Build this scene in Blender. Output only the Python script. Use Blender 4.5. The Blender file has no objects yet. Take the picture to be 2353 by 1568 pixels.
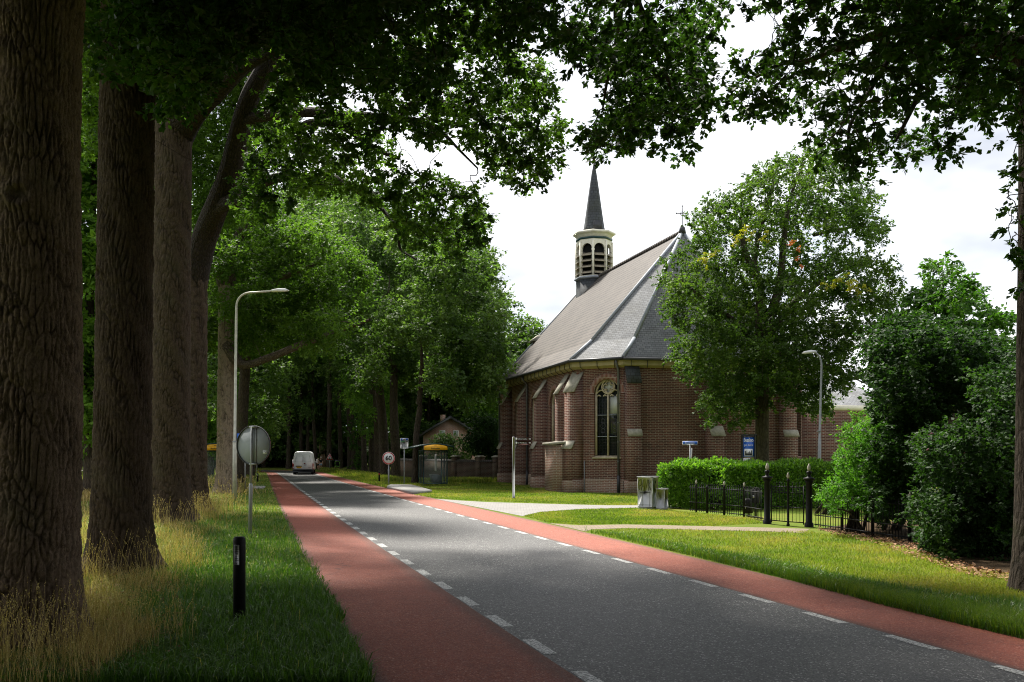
import bpy, math, random
import numpy as np
from mathutils import Vector, Matrix
PI = math.pi
R = math.radians
F, CX, HV, H = 2157.0, 1176.5, 1031.0, 2.3      # focal length / centre / horizon of the photograph, eye height
scene = bpy.context.scene
COL = scene.collection

def G(u, v):                                    # ground point seen at (u, v)
    y = H * F / (v - HV)
    return np.array([(u - CX) / F * y, y, 0.0])
def P3(u, v, y):
    return np.array([(u - CX) / F * y, y, H + (HV - v) / F * y])
def pxm(y):                                     # metres per pixel at distance y
    return y / F

# ------------------------------------------------------------------ objects
def tag(o, label=None, cat=None, group=None, kind=None):
    if label: o['label'] = label
    if cat: o['category'] = cat
    if group: o['group'] = group
    if kind: o['kind'] = kind
    return o
def empty(name, loc, rz=0.0, label=None, cat=None, group=None):
    o = bpy.data.objects.new(name, None)
    o.empty_display_size = 0.2
    o.location = loc
    o.rotation_euler = (0, 0, rz)
    COL.objects.link(o)
    return tag(o, label, cat, group)
def children(o):
    return [c for c in COL.objects if c.parent == o]
def copy_tree(o, parent=None):
    kids = children(o)
    c = o.copy()
    COL.objects.link(c)
    c.parent = parent
    for k in kids:
        copy_tree(k, c)
    return c

def mk(name, V, polys, mat, parent=None, uv=None, attrs=None, smooth=False, midx=None):
    """V (n,3); polys: list of (m,k) int arrays or list of tuples"""
    me = bpy.data.meshes.new(name)
    V = np.asarray(V, dtype=np.float32).reshape(-1, 3)
    if len(polys) and isinstance(polys[0], np.ndarray):
        loops = np.concatenate([p.ravel() for p in polys]).astype(np.int32)
        tot = np.concatenate([np.full(len(p), p.shape[1], dtype=np.int32) for p in polys])
    else:
        loops = np.array([i for p in polys for i in p], dtype=np.int32)
        tot = np.array([len(p) for p in polys], dtype=np.int32)
    start = np.zeros(len(tot), dtype=np.int32)
    if len(tot): start[1:] = np.cumsum(tot)[:-1]
    me.vertices.add(len(V)); me.vertices.foreach_set('co', V.ravel())
    me.loops.add(len(loops)); me.loops.foreach_set('vertex_index', loops)
    me.polygons.add(len(tot)); me.polygons.foreach_set('loop_start', start)
    me.polygons.foreach_set('loop_total', tot)
    if smooth: me.polygons.foreach_set('use_smooth', np.ones(len(tot), dtype=bool))
    if midx is not None: me.polygons.foreach_set('material_index', np.asarray(midx, dtype=np.int32))
    if uv is not None:
        l = me.uv_layers.new(name='UVMap')
        l.data.foreach_set('uv', np.asarray(uv, dtype=np.float32).ravel())
    if attrs:
        for k, a in attrs.items():
            at = me.attributes.new(k, 'FLOAT', 'POINT')
            at.data.foreach_set('value', np.asarray(a, dtype=np.float32))
    me.update(calc_edges=True)
    for m in (mat if isinstance(mat, (list, tuple)) else [mat]):
        me.materials.append(m)
    o = bpy.data.objects.new(name, me)
    COL.objects.link(o)
    if parent is not None: o.parent = parent
    return o

class MB:
    """collects simple solids; every face gets UVs in metres along its own plane"""
    def __init__(s): s.V = []; s.Fc = []
    def add(s, vs, fs, M=None):
        b = len(s.V)
        for v in vs:
            v = Vector(v)
            s.V.append(tuple(M @ v) if M is not None else tuple(v))
        s.Fc += [tuple(b + i for i in f) for f in fs]
        return s
    def box(s, x0, x1, y0, y1, z0, z1, M=None):
        return s.add([(x0,y0,z0),(x1,y0,z0),(x1,y1,z0),(x0,y1,z0),(x0,y0,z1),(x1,y0,z1),(x1,y1,z1),(x0,y1,z1)],
            [(3,2,1,0),(4,5,6,7),(0,1,5,4),(1,2,6,5),(2,3,7,6),(3,0,4,7)], M)
    def bbox(s, x0, x1, y0, y1, z0, z1, b=0.01, M=None):     # chamfered box
        vs = []; fs = []
        X = (x0, x1); Y = (y0, y1); Z = (z0, z1)
        idx = {}
        for i in (0,1):
            for j in (0,1):
                for k in (0,1):
                    c = (X[i], Y[j], Z[k]); sg = (1-2*i, 1-2*j, 1-2*k)
                    for a in range(3):
                        p = [c[q] + sg[q]*b for q in range(3)]; p[a] = c[a]
                        idx[i,j,k,a] = len(vs); vs.append(tuple(p))
        def I(i,j,k,a): return idx[i,j,k,a]
        for a in range(3):
            o1, o2 = [(1,2),(2,0),(0,1)][a]
            for d in (0,1):
                q = []
                for (e,f) in ((0,0),(1,0),(1,1),(0,1)):
                    t = [0,0,0]; t[a]=d; t[o1]=e; t[o2]=f
                    q.append(I(*t, a))
                fs.append(tuple(q if d else q[::-1]))
            for e in (0,1):
                for f in (0,1):
                    t0=[0,0,0]; t1=[0,0,0]; t0[a]=0; t1[a]=1
                    t0[o1]=t1[o1]=e; t0[o2]=t1[o2]=f
                    q=[I(*t0,o1),I(*t1,o1),I(*t1,o2),I(*t0,o2)]
                    fs.append(tuple(q if (e==f) else q[::-1]))
        for i in (0,1):
            for j in (0,1):
                for k in (0,1):
                    q=[I(i,j,k,0),I(i,j,k,1),I(i,j,k,2)]
                    fs.append(tuple(q if (i+j+k)%2 else q[::-1]))
        return s.add(vs, fs, M)
    def prism(s, pts, d0, d1, axis='y', M=None):
        """polygon pts (a,b) extruded: axis y -> (a,d,b); z -> (a,b,d); x -> (d,a,b)"""
        n = len(pts)
        f = {'y': lambda a,b,d:(a,d,b), 'z': lambda a,b,d:(a,b,d), 'x': lambda a,b,d:(d,a,b)}[axis]
        vs = [f(a,b,d0) for a,b in pts] + [f(a,b,d1) for a,b in pts]
        fs = [tuple(range(n)), tuple(range(2*n-1,n-1,-1))] + [(i,i+n,(i+1)%n+n,(i+1)%n) for i in range(n)]
        return s.add(vs, fs, M)
    def tube(s, pts, rad, n=8, cap=True, M=None):
        pts = [Vector(p) for p in pts]
        if not hasattr(rad, '__len__'): rad = [rad]*len(pts)
        vs = []; prev = None
        for i, p in enumerate(pts):
            t = (pts[min(i+1,len(pts)-1)] - pts[max(i-1,0)])
            if t.length < 1e-9: t = Vector((0,0,1))
            t.normalize()
            if prev is None:
                a = Vector((1,0,0)) if abs(t.x) < .8 else Vector((0,1,0))
            else: a = prev
            e1 = (a - t*a.dot(t)).normalized(); e2 = t.cross(e1); prev = e1
            for k in range(n):
                c = 2*PI*k/n
                vs.append(tuple(p + (e1*math.cos(c)+e2*math.sin(c))*rad[i]))
        fs = []
        for i in range(len(pts)-1):
            for k in range(n):
                fs.append((i*n+k, i*n+(k+1)%n, (i+1)*n+(k+1)%n, (i+1)*n+k))
        if cap:
            fs.append(tuple(range(n-1,-1,-1))); b=(len(pts)-1)*n
            fs.append(tuple(range(b,b+n)))
        return s.add(vs, fs, M)
    def lathe(s, prof, n=16, cx=0, cy=0, M=None, a0=0.0):
        vs = []
        for r, z in prof:
            for k in range(n):
                c = a0 + 2*PI*k/n
                vs.append((cx+r*math.cos(c), cy+r*math.sin(c), z))
        fs = []
        for i in range(len(prof)-1):
            for k in range(n):
                fs.append((i*n+k, i*n+(k+1)%n, (i+1)*n+(k+1)%n, (i+1)*n+k))
        fs.append(tuple(range(n-1,-1,-1))); b=(len(prof)-1)*n; fs.append(tuple(range(b,b+n)))
        return s.add(vs, fs, M)
    def disc(s, cx, cz, r, y0, y1, n=32, sx=1.0, M=None):
        return s.prism([(cx+sx*r*math.cos(2*PI*k/n), cz+r*math.sin(2*PI*k/n)) for k in range(n)], y0, y1, 'y', M)
    def ring(s, cx, cz, r0, r1, y0, y1, n=32, a0=0, a1=2*PI, M=None):
        full = abs(a1-a0-2*PI) < 1e-6
        m = n if full else n+1
        vs = []
        for k in range(m):
            c = a0+(a1-a0)*k/n
            for (r,y) in ((r0,y0),(r1,y0),(r1,y1),(r0,y1)):
                vs.append((cx+r*math.cos(c), y, cz+r*math.sin(c)))
        fs = []
        for k in range(n):
            a=4*k; b=4*((k+1)%m)
            for e in range(4):
                fs.append((a+e, a+(e+1)%4, b+(e+1)%4, b+e))
        if not full:
            fs += [(0,1,2,3),(4*n+3,4*n+2,4*n+1,4*n)]
        return s.add(vs, fs, M)
    def build(s, name, mat, parent=None, smooth=False):
        uv = []
        V = np.array(s.V, dtype=float)
        for f in s.Fc:
            q = V[list(f)]
            n = np.zeros(3)
            for i in range(1, len(f)-1): n += np.cross(q[i]-q[0], q[i+1]-q[0])
            l = np.linalg.norm(n); n = n/l if l > 1e-12 else np.array([0,0,1.0])
            t = np.cross([0,0,1.0], n); lt = np.linalg.norm(t)
            t = t/lt if lt > 1e-3 else np.array([1.0,0,0])
            b = np.cross(n, t)
            uv += [(float(p@t), float(p@b)) for p in q]
        return mk(name, V, s.Fc, mat, parent, uv=uv, smooth=smooth)

# ------------------------------------------------------------------ materials
def new_mat(name):
    m = bpy.data.materials.new(name); m.use_nodes = True
    nt = m.node_tree
    for n in list(nt.nodes):
        if n.type not in ('OUTPUT_MATERIAL', 'BSDF_PRINCIPLED'): nt.nodes.remove(n)
    bs = [n for n in nt.nodes if n.type == 'BSDF_PRINCIPLED'][0]
    return m, nt, bs
def N(nt, t, **kw):
    n = nt.nodes.new(t)
    for k, v in kw.items():
        if k in n.inputs: n.inputs[k].default_value = v
        else: setattr(n, k, v)
    return n
def rgba(c): return (c[0], c[1], c[2], 1.0)
def L(nt, a, b): nt.links.new(a, b)
def mix(nt, fac, a, b, mode='MIX'):
    n = nt.nodes.new('ShaderNodeMix'); n.data_type = 'RGBA'; n.blend_type = mode
    for sock, val in ((n.inputs[0], fac), (n.inputs[6], a), (n.inputs[7], b)):
        if hasattr(val, 'links') or hasattr(val, 'is_linked'): nt.links.new(val, sock)
        elif isinstance(val, (int, float)): sock.default_value = val
        else: sock.default_value = rgba(val)
    return n.outputs[2]
def ramp(nt, fac, stops):
    n = nt.nodes.new('ShaderNodeValToRGB')
    e = n.color_ramp.elements
    while len(e) < len(stops): e.new(0.5)
    for i, (p, c) in enumerate(stops):
        e[i].position = p
        e[i].color = rgba(c) if hasattr(c, '__len__') else (c, c, c, 1)
    nt.links.new(fac, n.inputs[0])
    return n.outputs[0]
def noise(nt, scale, detail=4, rough=.6, vec=None, dist=0.0):
    n = N(nt, 'ShaderNodeTexNoise', Scale=scale, Detail=detail, Roughness=rough, Distortion=dist)
    if vec is not None: nt.links.new(vec, n.inputs['Vector'])
    return n.outputs['Fac']
def objco(nt): return nt.nodes.new('ShaderNodeTexCoord').outputs['Object']
def uvco(nt): return nt.nodes.new('ShaderNodeTexCoord').outputs['UV']
def bump(nt, bs, h, strength=.4, dist=.02):
    b = N(nt, 'ShaderNodeBump', Strength=strength, Distance=dist)
    nt.links.new(h, b.inputs['Height']); nt.links.new(b.outputs[0], bs.inputs['Normal'])
_pm = {}
def pm(name, col, rough=.5, metal=0.0, var=.15, scale=6.0, bmp=0.0):
    if name in _pm: return _pm[name]
    m, nt, bs = new_mat(name)
    f = noise(nt, scale, 5, .65, objco(nt))
    lo = tuple(c*(1-var) for c in col); hi = tuple(min(1, c*(1+var)) for c in col)
    L(nt, ramp(nt, f, [(.3, lo), (.7, hi)]), bs.inputs['Base Color'])
    bs.inputs['Roughness'].default_value = rough
    bs.inputs['Metallic'].default_value = metal
    if rough > .55: bs.inputs['Specular IOR Level'].default_value = .2
    if bmp: bump(nt, bs, f, bmp, .01)
    _pm[name] = m
    return m

def leaf_mat(name, stops, trans=.35, rough=.55, tcol=1.5, spec=.16):
    m, nt, bs = new_mat(name)
    a = N(nt, 'ShaderNodeAttribute', attribute_name='rnd')
    c = ramp(nt, a.outputs['Fac'], stops)
    L(nt, c, bs.inputs['Base Color'])
    bs.inputs['Roughness'].default_value = rough
    bs.inputs['Specular IOR Level'].default_value = spec
    tr = N(nt, 'ShaderNodeBsdfTranslucent')
    L(nt, mix(nt, 1.0, c, (1.25*tcol, 1.5*tcol, .6*tcol), 'MULTIPLY'), tr.inputs['Color'])
    ms = N(nt, 'ShaderNodeMixShader'); ms.inputs[0].default_value = trans
    out = [n for n in nt.nodes if n.type == 'OUTPUT_MATERIAL'][0]
    L(nt, bs.outputs[0], ms.inputs[1]); L(nt, tr.outputs[0], ms.inputs[2])
    L(nt, ms.outputs[0], out.inputs['Surface'])
    return m

def bark_mat(name, dark, light, sx=9.0, sy=2.6, strength=1.0, dist=.05, moss=None):
    dist = dist*2.2
    m, nt, bs = new_mat(name)
    mp = N(nt, 'ShaderNodeMapping'); mp.inputs['Scale'].default_value = (sx, sy, 1)
    uv = uvco(nt)
    nz = N(nt, 'ShaderNodeTexNoise', Scale=2.5, Detail=5, Roughness=.7); L(nt, uv, nz.inputs['Vector'])
    va = N(nt, 'ShaderNodeVectorMath', operation='SCALE'); va.inputs['Scale'].default_value = .16
    L(nt, nz.outputs['Color'], va.inputs[0])
    ad = N(nt, 'ShaderNodeVectorMath', operation='ADD'); L(nt, uv, ad.inputs[0]); L(nt, va.outputs[0], ad.inputs[1])
    L(nt, ad.outputs[0], mp.inputs['Vector'])
    vo = N(nt, 'ShaderNodeTexVoronoi', feature='DISTANCE_TO_EDGE', voronoi_dimensions='2D', Scale=1.0)
    L(nt, mp.outputs[0], vo.inputs['Vector'])
    plate = ramp(nt, vo.outputs['Distance'], [(.0, 0.0), (.09, .3), (.30, 1.0)])
    m2 = N(nt, 'ShaderNodeMapping'); m2.inputs['Scale'].default_value = (sx*1.1, sy*.55, 1); L(nt, ad.outputs[0], m2.inputs['Vector'])
    ridge = noise(nt, 1.0, 5, .62, m2.outputs[0], .6)
    plate = mix(nt, .5, plate, ramp(nt, ridge, [(.34, 0.0), (.62, 1.0)]))
    m3 = N(nt, 'ShaderNodeMapping'); m3.inputs['Scale'].default_value = (34, 13, 1); L(nt, uv, m3.inputs['Vector'])
    fine = noise(nt, 1.0, 6, .75, m3.outputs[0])
    h = mix(nt, .25, plate, fine, 'MIX')
    col = mix(nt, plate, dark, light)
    big = noise(nt, 1.3, 4, .6, uv)
    col = mix(nt, ramp(nt, big, [(.35, 0.0), (.7, .5)]), col, tuple(c*.55 for c in light))
    col = mix(nt, ramp(nt, fine, [(.35, .55), (.7, 0.0)]), col, dark)
    if moss is not None:
        mz = noise(nt, .8, 5, .7, uv)
        col = mix(nt, ramp(nt, mz, [(.52, 0.0), (.68, .55)]), col, moss)
    L(nt, col, bs.inputs['Base Color'])
    bs.inputs['Roughness'].default_value = .9
    bs.inputs['Specular IOR Level'].default_value = .2
    bump(nt, bs, h, strength, dist)
    return m

def furrow_mat(name, dark, light, lichen):
    m, nt, bs = new_mat(name)
    uv = uvco(nt)
    a = N(nt, 'ShaderNodeAttribute', attribute_name='plate').outputs['Fac']
    m3 = N(nt, 'ShaderNodeMapping'); m3.inputs['Scale'].default_value = (46, 20, 1); L(nt, uv, m3.inputs['Vector'])
    fine = noise(nt, 1.0, 6, .78, m3.outputs[0]); big = noise(nt, .9, 5, .65, uv); mid = noise(nt, 6, 5, .7, uv)
    col = mix(nt, ramp(nt, a, [(.05, 0.0), (.75, 1.0)]), dark, light)
    col = mix(nt, ramp(nt, fine, [(.36, .75), (.62, 0.0)]), col, tuple(.5*(x+y)*.5 for x, y in zip(dark, light)))
    col = mix(nt, ramp(nt, mid, [(.45, 0.0), (.75, .45)]), col, tuple(min(1, c*1.5) for c in light))
    col = mix(nt, ramp(nt, big, [(.50, 0.0), (.70, .40)]), col, lichen)
    L(nt, col, bs.inputs['Base Color'])
    bs.inputs['Roughness'].default_value = .92; bs.inputs['Specular IOR Level'].default_value = .15
    bump(nt, bs, fine, .8, .02)
    return m

def brick_mat(name, c1, c2, mortar, bw=.24, rh=.085, ms=.011, stain=(.05,.035,.03), var=.5):
    m, nt, bs = new_mat(name)
    uv = uvco(nt)
    b = N(nt, 'ShaderNodeTexBrick', Scale=1.0)
    b.inputs['Brick Width'].default_value = bw; b.inputs['Row Height'].default_value = rh
    b.inputs['Mortar Size'].default_value = ms; b.inputs['Mortar Smooth'].default_value = .1
    b.inputs['Bias'].default_value = 0.0
    b.inputs['Color1'].default_value = rgba(c1); b.inputs['Color2'].default_value = rgba(c2); b.inputs['Mortar'].default_value = rgba(mortar)
    L(nt, uv, b.inputs['Vector'])
    oc = objco(nt)
    n1 = noise(nt, .55, 6, .7, oc); n2 = noise(nt, 5, 4, .7, oc)
    col = mix(nt, ramp(nt, n1, [(.38, 0.0), (.68, var)]), b.outputs['Color'], stain)
    col = mix(nt, ramp(nt, n2, [(.5, 0.0), (.8, .35)]), col, (c1[0]*1.5, c1[1]*1.35, c1[2]*1.2))
    L(nt, col, bs.inputs['Base Color'])
    bs.inputs['Roughness'].default_value = .88
    bs.inputs['Specular IOR Level'].default_value = .25
    bump(nt, bs, b.outputs['Fac'], -.5, .01)
    return m

def roof_mat(name, c1, c2, gap, bw, rh, ms, offs=.5, stain=None, rough=.6, var=.4, spec=.4):
    m, nt, bs = new_mat(name)
    uv = uvco(nt)
    b = N(nt, 'ShaderNodeTexBrick', Scale=1.0)
    b.offset = offs
    b.inputs['Brick Width'].default_value = bw; b.inputs['Row Height'].default_value = rh
    b.inputs['Mortar Size'].default_value = ms; b.inputs['Mortar Smooth'].default_value = .3
    b.inputs['Color1'].default_value = rgba(c1); b.inputs['Color2'].default_value = rgba(c2); b.inputs['Mortar'].default_value = rgba(gap)
    L(nt, uv, b.inputs['Vector'])
    oc = objco(nt)
    n1 = noise(nt, .8, 6, .7, oc); n3 = noise(nt, .35, 5, .65, oc)
    col = mix(nt, ramp(nt, n1, [(.45, 0.0), (.75, var)]), b.outputs['Color'], stain or tuple(c*.5 for c in c1))
    col = mix(nt, ramp(nt, n3, [(.5, 0.0), (.75, .4)]), col, tuple(min(1, c*1.5) for c in c2))
    L(nt, col, bs.inputs['Base Color'])
    bs.inputs['Roughness'].default_value = rough
    bs.inputs['Specular IOR Level'].default_value = spec
    # rows overlap like shingles: height falls along v inside each row
    sep = N(nt, 'ShaderNodeSeparateXYZ'); L(nt, uv, sep.inputs[0])
    md = N(nt, 'ShaderNodeMath', operation='MODULO'); L(nt, sep.outputs[1], md.inputs[0]); md.inputs[1].default_value = rh
    sc = N(nt, 'ShaderNodeMath', operation='DIVIDE'); L(nt, md.outputs[0], sc.inputs[0]); sc.inputs[1].default_value = rh
    mb = N(nt, 'ShaderNodeMath', operation='ADD'); L(nt, sc.outputs[0], mb.inputs[0]); L(nt, b.outputs['Fac'], mb.inputs[1])
    bump(nt, bs, mb.outputs[0], -.6, .03)
    return m

def text(name, body, size, mat, parent, M, align='CENTER', extrude=.002, sx=1.0, bold=0.0):
    cu = bpy.data.curves.new(name, 'FONT')
    cu.body = body; cu.size = size; cu.align_x = align; cu.align_y = 'CENTER'; cu.extrude = extrude; cu.offset = bold
    cu.materials.append(mat)
    tmp = bpy.data.objects.new(name, cu); COL.objects.link(tmp)
    me = bpy.data.meshes.new_from_object(tmp.evaluated_get(bpy.context.evaluated_depsgraph_get()))
    bpy.data.objects.remove(tmp); bpy.data.curves.remove(cu)
    me.transform(M @ Matrix.Rotation(R(90), 4, 'X') @ Matrix.Diagonal((sx, 1, 1, 1)))
    me.materials.clear(); me.materials.append(mat); me.name = name
    o = bpy.data.objects.new(name, me); COL.objects.link(o)
    o.parent = parent
    return o
# ------------------------------------------------------------------ foliage and trees
def unit(a):
    return a / np.maximum(np.linalg.norm(a, axis=-1, keepdims=True), 1e-9)
LEAF = {   # outline along the leaf (x across, y along), faces
 'kite': (np.array([(0,0),(.36,.42),(0,1.0),(-.36,.42)]), .36, [(0,1,2),(0,2,3)]),
 'oak': (np.array([(0,0),(.20,.22),(.11,.36),(.38,.60),(.22,.72),(0,1.0),(-.22,.72),(-.38,.60),(-.11,.36),(-.20,.22)]), .40,
         [(0,1,2,9),(2,3,4,9),(9,4,7,8),(4,5,6,7)]),
 'laurel': (np.array([(0,0),(.16,.3),(.17,.6),(0,1.0),(-.17,.6),(-.16,.3)]), .23, [(0,1,2,3),(0,3,4,5)]),
}
LEAF['oak'] = (LEAF['oak'][0], .40, [(0,1,2,8),(0,8,9),(2,3,4,6),(2,6,7,8),(4,5,6)])

def leaf_mesh(name, P, D, Nn, S, mat, parent, rng, shape='kite', fold=.18, rnd=None):
    tpl, _, fcs = LEAF[shape]
    n = len(P); k = len(tpl)
    D = unit(D); Nn = Nn - D*np.sum(Nn*D, 1, keepdims=True); Nn = unit(Nn); B = np.cross(D, Nn)
    x = tpl[:, 0]; y = tpl[:, 1]
    z = -np.abs(x)*fold*2 - .25*y*y*fold*2
    V = (P[:, None, :] + S[:, None, None]*(B[:, None, :]*x[None, :, None] + D[:, None, :]*y[None, :, None] + Nn[:, None, :]*z[None, :, None])).reshape(-1, 3)
    base = (np.arange(n)*k)[:, None]
    polys = []
    for ln in sorted(set(len(f) for f in fcs)):
        fs = [f for f in fcs if len(f) == ln]
        polys.append(np.concatenate([base + np.array(f)[None, :] for f in fs], 0))
    if rnd is None: rnd = rng.random(n)
    return mk(name, V, polys, mat, parent, attrs={'rnd': np.repeat(np.clip(rnd, 0, 1), k)})

def clump_leaves(clumps, leaf, lai, rng, flat=.75, droop=.25, per=14, shape='kite'):
    """leaf positions on short sprays inside each clump (x,y,z,r[,tint])"""
    c = np.asarray(clumps, dtype=float)
    area = LEAF[shape][1]*leaf*leaf
    nl = lai*PI*c[:, 3]**2/area
    ns = np.maximum(1, np.round(nl/per)).astype(int)
    ci = np.repeat(np.arange(len(c)), ns); m = len(ci)
    r = c[ci, 3]
    q = unit(rng.normal(size=(m, 3)))*(rng.random((m, 1))**.45)
    q[:, 2] *= flat
    org = c[ci, :3] + q*r[:, None]*.85
    sd = unit(q*1.0 + rng.normal(size=(m, 3))*.55 + np.array([0, 0, -droop]))
    sl = r*.35 + leaf*1.5
    sl = sl*(.6 + .8*rng.random(m))
    li = np.repeat(np.arange(m), per); n = len(li)
    t = rng.random(n)
    side = unit(np.cross(sd, np.array([0, 0, 1.0])) + 1e-6)
    sg = np.where(rng.random(n) < .5, -1.0, 1.0)
    P = org[li] + sd[li]*(t*sl[li])[:, None] + rng.normal(size=(n, 3))*(leaf*.25)
    D = sd[li]*.7 + side[li]*(sg*.8)[:, None] + rng.normal(size=(n, 3))*.45 + np.array([0, 0, -.15])
    Nn = np.array([0, 0, 1.0]) + rng.normal(size=(n, 3))*.55 + (q[li])*.25
    S = leaf*(.7 + .6*rng.random(n))
    tint = (c[ci, 4] if c.shape[1] > 4 else rng.random(len(c))[ci])[li]
    rnd = .48*tint + .24*rng.random(m)[li] + .28*rng.random(n)
    return P, D, Nn, S, rnd

def crown(name, clumps, leaf, lai, mat, parent, base, rng, **kw):
    shape = kw.pop('shape', 'kite')
    P, D, Nn, S, rnd = clump_leaves(clumps, leaf, lai, rng, shape=shape, **kw)
    return leaf_mesh(name, P - np.asarray(base), D, Nn, S, mat, parent, rng, shape, rnd=rnd)

def in_poly(poly, u, v):
    poly = np.asarray(poly, float); c = np.zeros(len(u), bool); j = len(poly)-1
    for i in range(len(poly)):
        xi, yi = poly[i]; xj, yj = poly[j]
        hit = ((yi > v) != (yj > v)) & (u < (xj-xi)*(v-yi)/(yj-yi+1e-12)+xi)
        c ^= hit; j = i
    return c
def fill(poly, step, y0, y1, rpx, rng, layers=1, holes=()):
    """clump centres spread through the part of the crown whose outline is poly"""
    poly = np.asarray(poly, float); out = []
    lo = poly.min(0); hi = poly.max(0)
    for _ in range(layers):
        gu, gv = np.meshgrid(np.arange(lo[0], hi[0]+step, step), np.arange(lo[1], hi[1]+step, step))
        u = gu.ravel() + rng.uniform(-.55, .55, gu.size)*step; v = gv.ravel() + rng.uniform(-.55, .55, gu.size)*step
        k = in_poly(poly, u, v)
        for h in holes: k &= ~in_poly(h, u, v)
        for a, b in zip(u[k], v[k]):
            y = rng.uniform(y0, y1)
            p = P3(a, b, y)
            out.append((p[0], p[1], p[2], rpx*(.75+.5*rng.random())*y/F, rng.random()))
    return out
def ell(c, rad, n, r, rng, shell=.5, zlo=-1.0):
    out = []
    while len(out) < n:
        q = unit(rng.normal(size=3))*(shell+(1-shell)*rng.random()**.6)
        if q[2] < zlo: continue
        p = np.asarray(c)+q*np.asarray(rad)
        out.append((p[0], p[1], p[2], r*(.7+.6*rng.random()), rng.random()))
    return out

class Tubes:
    def __init__(s): s.V = []; s.Q = []; s.uv = []; s.n = 0
    def add(s, pts, rad, k=8, rough=0.0, rng=None, uvscale=1.0, v0=0.0):
        pts = np.asarray(pts, float); rad = np.asarray(rad, float); m = len(pts)
        T = np.zeros_like(pts); T[1:-1] = pts[2:]-pts[:-2]; T[0] = pts[1]-pts[0]; T[-1] = pts[-1]-pts[-2]
        T = unit(T)
        a = np.array([1.0, 0, 0]) if abs(T[0][0]) < .8 else np.array([0, 1.0, 0])
        E1 = np.zeros_like(pts)
        for i in range(m):
            a = a - T[i]*np.dot(a, T[i]); a = a/max(np.linalg.norm(a), 1e-9); E1[i] = a
        E2 = np.cross(T, E1)
        ang = 2*PI*np.arange(k)/k
        seg = np.concatenate([[0], np.cumsum(np.linalg.norm(np.diff(pts, axis=0), axis=1))])
        rr = np.repeat(rad[:, None], k, 1)
        if rough and rng is not None:
            for f in (2, 3, 5, 7, 11):
                ph = rng.random()*6.28; w = rng.uniform(.3, 1.1)
                rr = rr*(1 + rough/f*1.2*np.sin(f*ang[None, :]+ph+np.sin(seg[:, None]*w+ph*2)*1.3))
        V = pts[:, None, :] + rr[:, :, None]*(np.cos(ang)[None, :, None]*E1[:, None, :] + np.sin(ang)[None, :, None]*E2[:, None, :])
        s.V.append(V.reshape(-1, 3))
        i = np.arange(m-1)[:, None]*k; j = np.arange(k)[None, :]; j2 = (np.arange(k)+1) % k
        q = np.stack([i+j, i+j2[None, :], i+k+j2[None, :], i+k+j], -1).reshape(-1, 4) + s.n
        s.Q.append(q); s.n += m*k
        circ = 2*PI*max(float(np.mean(rad)), .02)
        u0 = (np.arange(k)/k*circ)[None, :].repeat(m-1, 0); u1 = ((np.arange(k)+1)/k*circ)[None, :].repeat(m-1, 0)
        a0 = (seg[:-1]+v0)[:, None].repeat(k, 1); a1 = (seg[1:]+v0)[:, None].repeat(k, 1)
        s.uv.append(np.stack([np.stack([u0, a0], -1), np.stack([u1, a0], -1), np.stack([u1, a1], -1), np.stack([u0, a1], -1)], 2).reshape(-1, 2))
    def build(s, name, mat, parent, base):
        return mk(name, np.concatenate(s.V)-np.asarray(base), [np.concatenate(s.Q)], mat, parent, uv=np.concatenate(s.uv), smooth=True)

def spline(pts, n):
    """Catmull-Rom through pts"""
    p = np.asarray(pts, float); p = np.vstack([2*p[0]-p[1], p, 2*p[-1]-p[-2]])
    out = []; m = len(p)-3
    for i in np.linspace(0, m-1e-6, n):
        k = int(i); t = i-k; a, b, c, d = p[k:k+4]
        out.append(.5*((2*b)+(-a+c)*t+(2*a-5*b+4*c-d)*t*t+(-a+3*b-3*c+d)*t**3))
    return np.array(out)

def grow(tb, limbs, clumps, rng, twig=True, rmin=.008, kk=5, thick=.010):
    """tubes for the given limbs (pts with radius as 4th value) and a branch out to every clump"""
    nodes = []; nr = []
    for lb in limbs:
        n = max(6, len(lb)*6)
        sp = spline(lb, n)
        tb.add(sp[:, :3], np.maximum(sp[:, 3], .01), 10, .10, rng)
        nodes += list(sp[n//4:, :3]); nr += list(sp[n//4:, 3])
    if not twig: return
    nodes = np.array(nodes); nr = np.array(nr)
    c = np.asarray(clumps)[:, :3]
    d0 = np.min(np.linalg.norm(c[:, None, :]-nodes[None, :, :], axis=2), axis=1)
    for i in np.argsort(d0):
        d = np.linalg.norm(nodes-c[i], axis=1)
        j = int(np.argmin(d + .0*nodes[:, 2])); ln = d[j]
        if ln < .15: continue
        a = nodes[j]; b = c[i]
        mid = a + (b-a)*.5 + np.array([0, 0, .12*ln]) + rng.normal(size=3)*.08*ln
        q1 = a + (b-a)*.22 + np.array([0, 0, .06*ln]) + rng.normal(size=3)*.04*ln
        q3 = a + (b-a)*.78 + np.array([0, 0, .07*ln]) + rng.normal(size=3)*.06*ln
        sp = spline([a, q1, mid, q3, b], 8)
        r0 = min(nr[j]*.7, .012+thick*ln); rad = np.linspace(r0, rmin, 8)
        tb.add(sp, rad, kk)
        nodes = np.vstack([nodes, sp[2:]]); nr = np.concatenate([nr, rad[2:]])

def trunk_pts(base, top, r0, r1, n=24, flare=.35, bend=.0, rng=None):
    base = np.asarray(base, float); top = np.asarray(top, float)
    t = np.linspace(0, 1, n)
    p = base[None, :] + (top-base)[None, :]*t[:, None]
    if bend and rng is not None:
        ph = rng.random()*6.28
        p[:, 0] += bend*np.sin(t*5+ph)*t; p[:, 1] += bend*np.cos(t*4+ph)*t
    hgt = np.linalg.norm(top-base)
    r = r0+(r1-r0)*t + r0*flare*np.exp(-t*hgt/.45)
    return p, r

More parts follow.
